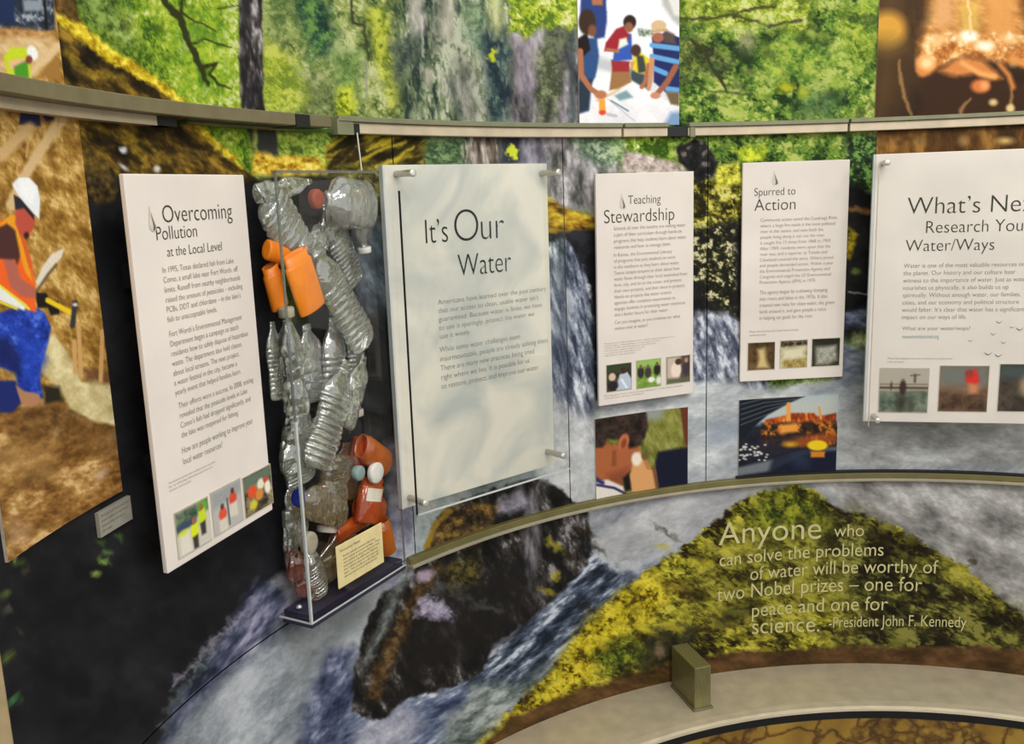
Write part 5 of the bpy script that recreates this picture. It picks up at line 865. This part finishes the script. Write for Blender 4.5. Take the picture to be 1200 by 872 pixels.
def bottle_profile(L, r, kind):
    P = [(r*.001, L*.015), (r*.55, L*.01), (r*.80, 0.0), (r*.95, L*.02), (r, L*.05)]
    if kind == 'ribbed':
        for i in range(57): t = i/56; P.append((ribs(r, t, 10, .07)*(1-.05*math.sin(t*math.pi)), L*(.06+.60*t)))
        P += [(r*.99, L*.68), (r*.93, L*.73), (r*.80, L*.79), (r*.58, L*.85), (r*.40, L*.89)]
    elif kind == 'waist':
        for i in range(41): t = i/40; P.append((r*(1-.16*math.exp(-((t-.55)/.12)**2)+.02*math.sin(t*10*math.pi)), L*(.06+.58*t)))
        P += [(r*.98, L*.68), (r*.88, L*.75), (r*.68, L*.82), (r*.46, L*.88)]
    else:
        for i in range(25): t = i/24; P.append((r*(1-.03*math.sin(t*math.pi*3)**2), L*(.06+.55*t)))
        P += [(r*.97, L*.66), (r*.86, L*.74), (r*.62, L*.82), (r*.42, L*.88)]
    P += [(r*.36, L*.905), (r*.36, L*.93), (r*.42, L*.935), (r*.42, L*.945), (r*.34, L*.95), (r*.34, L*1.0)]
    return P
def crumple(V, seed, amt, r):
    a = np.array(V); k = 1.6/r
    dx = np.array([(vn(np.array([p[0]*k+p[2]*k*.7]), np.array([p[1]*k+p[2]*k*.5]), seed)[0]-.5) for p in a]); rad = 1+dx*amt*2
    a[:, 0] *= rad; a[:, 1] *= rad; return a
def cap_mesh(r, h):
    V, F = [], []; n = 48
    rings = [(r*.98, 0), (r, h*.08), (r, h*.82), (r*.93, h*.97), (r*.5, h*.99), (r*.02, h)]
    for i, (q, z) in enumerate(rings):
        for k in range(n): s_ = q*(1+.025*(k % 2) if i in (1, 2) else 1); V.append((s_*math.cos(2*math.pi*k/n), s_*math.sin(2*math.pi*k/n), z))
    for i in range(len(rings)-1):
        for k in range(n): l = (k+1) % n; F.append((i*n+k, i*n+l, (i+1)*n+l, (i+1)*n+k))
    F += [tuple(range(n))[::-1], tuple(range((len(rings)-1)*n, len(rings)*n))]
    return V, F
_bn = [0]
def bottle(name, base, end, dpx, d, squash, kind, mat, label, group, cap=None, face_cap=None, amt=.10, lab=None, d2=None):
    """a bottle lying in the case from base to mouth; cap = (material), face_cap = (px, py, size, depth, material) for one turned to the glass"""
    _bn[0] += 1
    p0, p1 = kpt(*base, d), kpt(*end, d if d2 is None else d2); ax = p1-p0; L = float(np.linalg.norm(ax)); ax = ax/L; nn = K.n-ax*float(K.n@ax); nn /= np.linalg.norm(nn); sd = np.cross(nn, ax); sd /= np.linalg.norm(sd)
    r = dpx*kscale(*base)/2; g = empty(name, p0, label, 'bottle' if name == 'plastic_bottle' else 'pill bottle', group)
    Mx = frame_mat(p0, sd, nn*squash, ax)
    if kind == 'pill':
        P = [(r*.01, .002), (r*.8, .001), (r*.97, .002), (r, .004), (r, L*.80), (r*.97, L*.82), (r*.86, L*.85), (r*.86, L), (r*.80, L), (r*.80, L*.86), (r*.90, L*.78), (r*.90, .006), (r*.01, .005)]; V, F = lathe(P, 40, False)
    else:
        V, F = lathe(bottle_profile(L*(.97 if cap else 1), r, kind), 40, False); V = crumple(V, _bn[0], amt, r)
    mesh_obj('body', xf(V, Mx), F, M[mat], g, True)
    if cap:
        cr_ = r*(.50 if kind != 'pill' else 1.04); V, F = cap_mesh(cr_, max(.008, L*.09 if kind != 'pill' else L*.2)); sq = squash if kind == 'pill' else max(squash, .8)
        mesh_obj('cap', xf(V, frame_mat(p0+ax*L*(.93 if kind != 'pill' else .84), sd, nn*sq, ax)), F, M[cap], g, True)
    if face_cap:
        a, b, s_, dd, m = face_cap; V, F = cap_mesh(s_*kscale(a, b)/2, .009); mesh_obj('cap', xf(V, frame_mat(kpt(a, b, dd), K.u, K.v, K.n)), F, M[m], g, True)
    if lab:
        z0, z1, a0, a1, m = lab; V, F = [], []; n = 14
        for i in range(n+1):
            a = a0+(a1-a0)*i/n
            for z in (z0, z1): V.append((r*1.015*math.cos(a), r*1.015*math.sin(a), z*L))
        F = [(2*i, 2*i+2, 2*i+3, 2*i+1) for i in range(n)]; mesh_obj('label', xf(V, Mx), F, M[m], g, True)
    parts = list(g.children); A = [np.array([v.co[:] for v in o.data.vertices])-K.o for o in parts]
    def lim(ax_, lo, hi):
        q_ = np.concatenate([a @ ax_ for a in A]); a0, a1 = q_.min(), q_.max(); b0 = max(a0, lo); b1 = min(a1, hi)
        if b1-b0 < .5*(a1-a0): sh = max(lo-a0, 0)-max(a1-hi, 0); b0 = max(a0+sh, lo); b1 = min(a1+sh, hi)
        for i in range(len(A)): t_ = A[i] @ ax_; A[i] = A[i]+(b0+(t_-a0)*(b1-b0)/(a1-a0)-t_)[:, None]*ax_
    lim(K.u, th_+.0006, K.W-th_-.0006); lim(K.n, -KD+.0075, -th_-.0006); lim(K.v, -K.H+.0105, -.002)
    for o, a in zip(parts, A): o.data.vertices.foreach_set('co', (a+K.o).astype(np.float32).ravel()); o.data.update()
    return g
GB, GP = 'plastic bottles in the display case', 'pill bottles in the display case'
PB, PL = 'plastic_bottle', 'pill_bottle'
bottle(PB, (444, 238), (384, 232), 64, .022, .50, 'smooth', 'pet_milky', 'cloudy plastic bottle lying at the top right of the case with a rust red cap', GB, face_cap=(369, 229, 25, .012, 'cap_red'))
bottle(PB, (303, 236), (392, 352), 62, .034, .50, 'ribbed', 'pet_milky', 'ribbed clear bottle slanting down from the upper left of the case', GB)
bottle(PB, (427, 404), (368, 290), 46, .016, .50, 'ribbed', 'pet', 'ribbed bottle whose clear base ends right of the big orange pill bottle', GB)
bottle(PB, (292, 224), (362, 204), 34, .040, .6, 'waist', 'pet', 'crushed clear bottle under the top left corner of the case', GB, amt=.2)
bottle(PB, (343, 490), (327, 364), 52, .018, .52, 'waist', 'pet', 'clear bottle with pale cap standing below the orange pill bottles', GB, cap='cap_grey')
bottle(PB, (392, 492), (388, 372), 42, .038, .55, 'ribbed', 'pet_milky', 'ribbed upright bottle in the middle of the case', GB)
bottle(PB, (424, 220), (434, 294), 44, .026, .40, 'smooth', 'pet_milky', 'upturned clear bottle with white cap near the right side', GB, cap='cap_white')
bottle(PB, (372, 548), (408, 424), 56, .016, .50, 'ribbed', 'pet', 'long ribbed bottle leaning in the centre above the amber pill bottles', GB)
bottle(PB, (414, 398), (419, 486), 30, .040, .6, 'ribbed', 'pet_milky', 'thin upturned bottle with a pale pink cap', GB, cap='cap_pink')
bottle(PB, (396, 532), (382, 622), 56, .032, .5, 'waist', 'pet_tan', 'tan tinted bottle with small pale cap above the caption card', GB, cap='cap_pink')
bottle(PB, (318, 566), (326, 470), 44, .034, .6, 'waist', 'pet', 'clear crushed bottle against the left side pane', GB, amt=.22)
bottle(PB, (402, 604), (338, 588), 40, .014, .55, 'waist', 'pet_tan', 'small bottle lying flat with a blue cap', GB, cap='cap_blue', amt=.2)
bottle(PB, (374, 706), (352, 648), 40, .028, .6, 'ribbed', 'pet', 'crumpled clear bottle on the base with a grey cap facing the glass', GB, face_cap=(354, 641, 30, .010, 'cap_grey'), amt=.22)
bottle(PB, (344, 703), (322, 652), 34, .036, .6, 'waist', 'pet_red', 'crumpled red brown bottle in the bottom left corner', GB, amt=.25)
bottle(PB, (330, 600), (332, 690), 40, .042, .5, 'waist', 'pet', 'dull clear bottle behind the grey cap at the lower left', GB, amt=.2)
bottle(PB, (405, 618), (372, 692), 44, .040, .45, 'smooth', 'pet_tan', 'brownish clear bottle partly hidden by the caption card', GB, amt=.2)
bottle(PB, (356, 300), (412, 232), 40, .042, .4, 'waist', 'pet', 'clear bottle lying behind the rust red cap', GB, amt=.2)
bottle(PB, (420, 330), (382, 250), 44, .044, .35, 'ribbed', 'pet', 'ribbed bottle in the back between the cloudy bottle and the white cap', GB)
bottle(PB, (318, 470), (312, 378), 40, .044, .4, 'ribbed', 'pet', 'ribbed bottle standing behind the pale capped one', GB)
bottle(PB, (366, 470), (356, 380), 44, .044, .4, 'waist', 'pet_milky', 'waisted clear bottle standing behind the front seam', GB, amt=.15)
bottle(PB, (404, 500), (428, 418), 34, .012, .5, 'waist', 'pet', 'glinting small bottle low on the right beside the dark hollow', GB, amt=.25)
bottle(PB, (352, 566), (338, 496), 50, .040, .4, 'ribbed', 'pet', 'ribbed bottle behind the foot of the leaning one', GB)
bottle(PB, (346, 640), (340, 556), 46, .044, .35, 'waist', 'pet_milky', 'crushed bottle behind the blue cap', GB, amt=.25)
bottle(PB, (402, 586), (404, 518), 44, .046, .3, 'ribbed', 'pet_tan', 'tan ribbed bottle behind the teal grey cap', GB, amt=.15)
bottle(PL, (367, 364), (345, 296), 46, .0125, .34, 'pill', 'orange', 'large orange pill bottle leaning across the front seam of the case', GP)
bottle(PL, (326, 362), (310, 312), 36, .034, .5, 'pill', 'orange', 'short orange pill bottle left of the front seam', GP)
bottle(PL, (310, 292), (346, 304), 26, .030, .6, 'pill', 'orange', 'orange pill bottle lying across above two other orange ones', GP)
bottle(PL, (459, 540), (424, 522), 34, .016, .6, 'pill', 'amber', 'amber pill bottle tilted at the right above a white cap', GP, lab=(.15, .7, .4, 2.2, 'amber'))
bottle(PL, (430, 614), (438, 560), 42, .020, .6, 'pill', 'amber_red', 'orange red pill bottle with white label and round white cap', GP, face_cap=(440, 554, 25, .008, 'cap_white'), lab=(.50, .78, .7, 2.1, 'label_white'))
bottle(PL, (462, 590), (440, 582), 36, .034, .7, 'pill', 'amber_red', 'red amber pill bottle lying behind on the right', GP)
bottle(PL, (454, 648), (446, 610), 26, .016, .8, 'pill', 'amber', 'yellow amber pill bottle beside the right edge of the caption card', GP)
bottle(PL, (424, 512), (416, 556), 26, .034, .7, 'pill', 'amber_red', 'red pill bottle topped by a teal grey cap', GP, face_cap=(417, 554, 18, .016, 'cap_teal'))
bottle(PL, (392, 630), (432, 604), 22, .034, .7, 'pill', 'amber_red', 'red amber pill bottle lying behind the top of the caption card', GP, cap='label_white')
# caption card on the glass
C4 = [K.loc(391.7, 640), K.loc(446, 613), K.loc(448.5, 658), K.loc(396, 691)]
u0 = (C4[0][0]+C4[3][0])/2; u1 = (C4[1][0]+C4[2][0])/2; v1 = (C4[0][1]+C4[1][1])/2; v0 = (C4[2][1]+C4[3][1])/2
g = empty('caption_card', K.pt((u0+u1)/2, v0, .001), 'cream caption card fixed to the front of the bottle case', 'card')
o = mesh_obj('card', *box_on(K.o, K.u, K.v, K.n, (u0, u1), (v0, v1), (.0006, .0024)), M['card'], g); bevel(o, .0006, 1)
tx = Text(); w, h = u1-u0, v1-v0; tx.line('Throwaway Plastic', u0+.06*w, v1-.17*h, u0+.50*w, v1-.17*h, .055*h, 0)
tx.para(['Bottles and pill containers like these', 'often end up in streams and lakes. These', 'were picked up along the shore by local', 'volunteers in one afternoon. Medicine', 'that is flushed away can also reach our', 'water. Take old pills to a safe drop-off', 'site and recycle every bottle you use.'], u0+.12*w, v1-.31*h, .80*w, .082*h, .075*h); mesh_obj('card_lettering', [K.pt(a, b, .0028) for a, b in tx.v], tx.f, M['text_soft'], g)
# thin wire from the rail clip to the case
pa = cyl(TH(418.5, 157, 1.002), EYE+.084, 1.002); pb = K.pt(K.loc(424, 203, -.004)[0], .0030, -.004)
def tube(a, b, r, n=8):
    a, b = np.asarray(a), np.asarray(b); ax = (b-a)/np.linalg.norm(b-a); x = np.cross(ax, (1, 0, 0)); x /= np.linalg.norm(x); y = np.cross(ax, x); V = [tuple(p+r*(math.cos(2*math.pi*k/n)*x+math.sin(2*math.pi*k/n)*y)) for p in (a, b) for k in range(n)]
    return V, [(k, (k+1) % n, n+(k+1) % n, n+k) for k in range(n)]+[tuple(range(n))[::-1], tuple(range(n, 2*n))]
o = mesh_obj('hanging_wire', *tube(pa, pb, .0011), M['steel']); tag(o, 'thin steel wire running from the rail clip down to the case', 'wire')
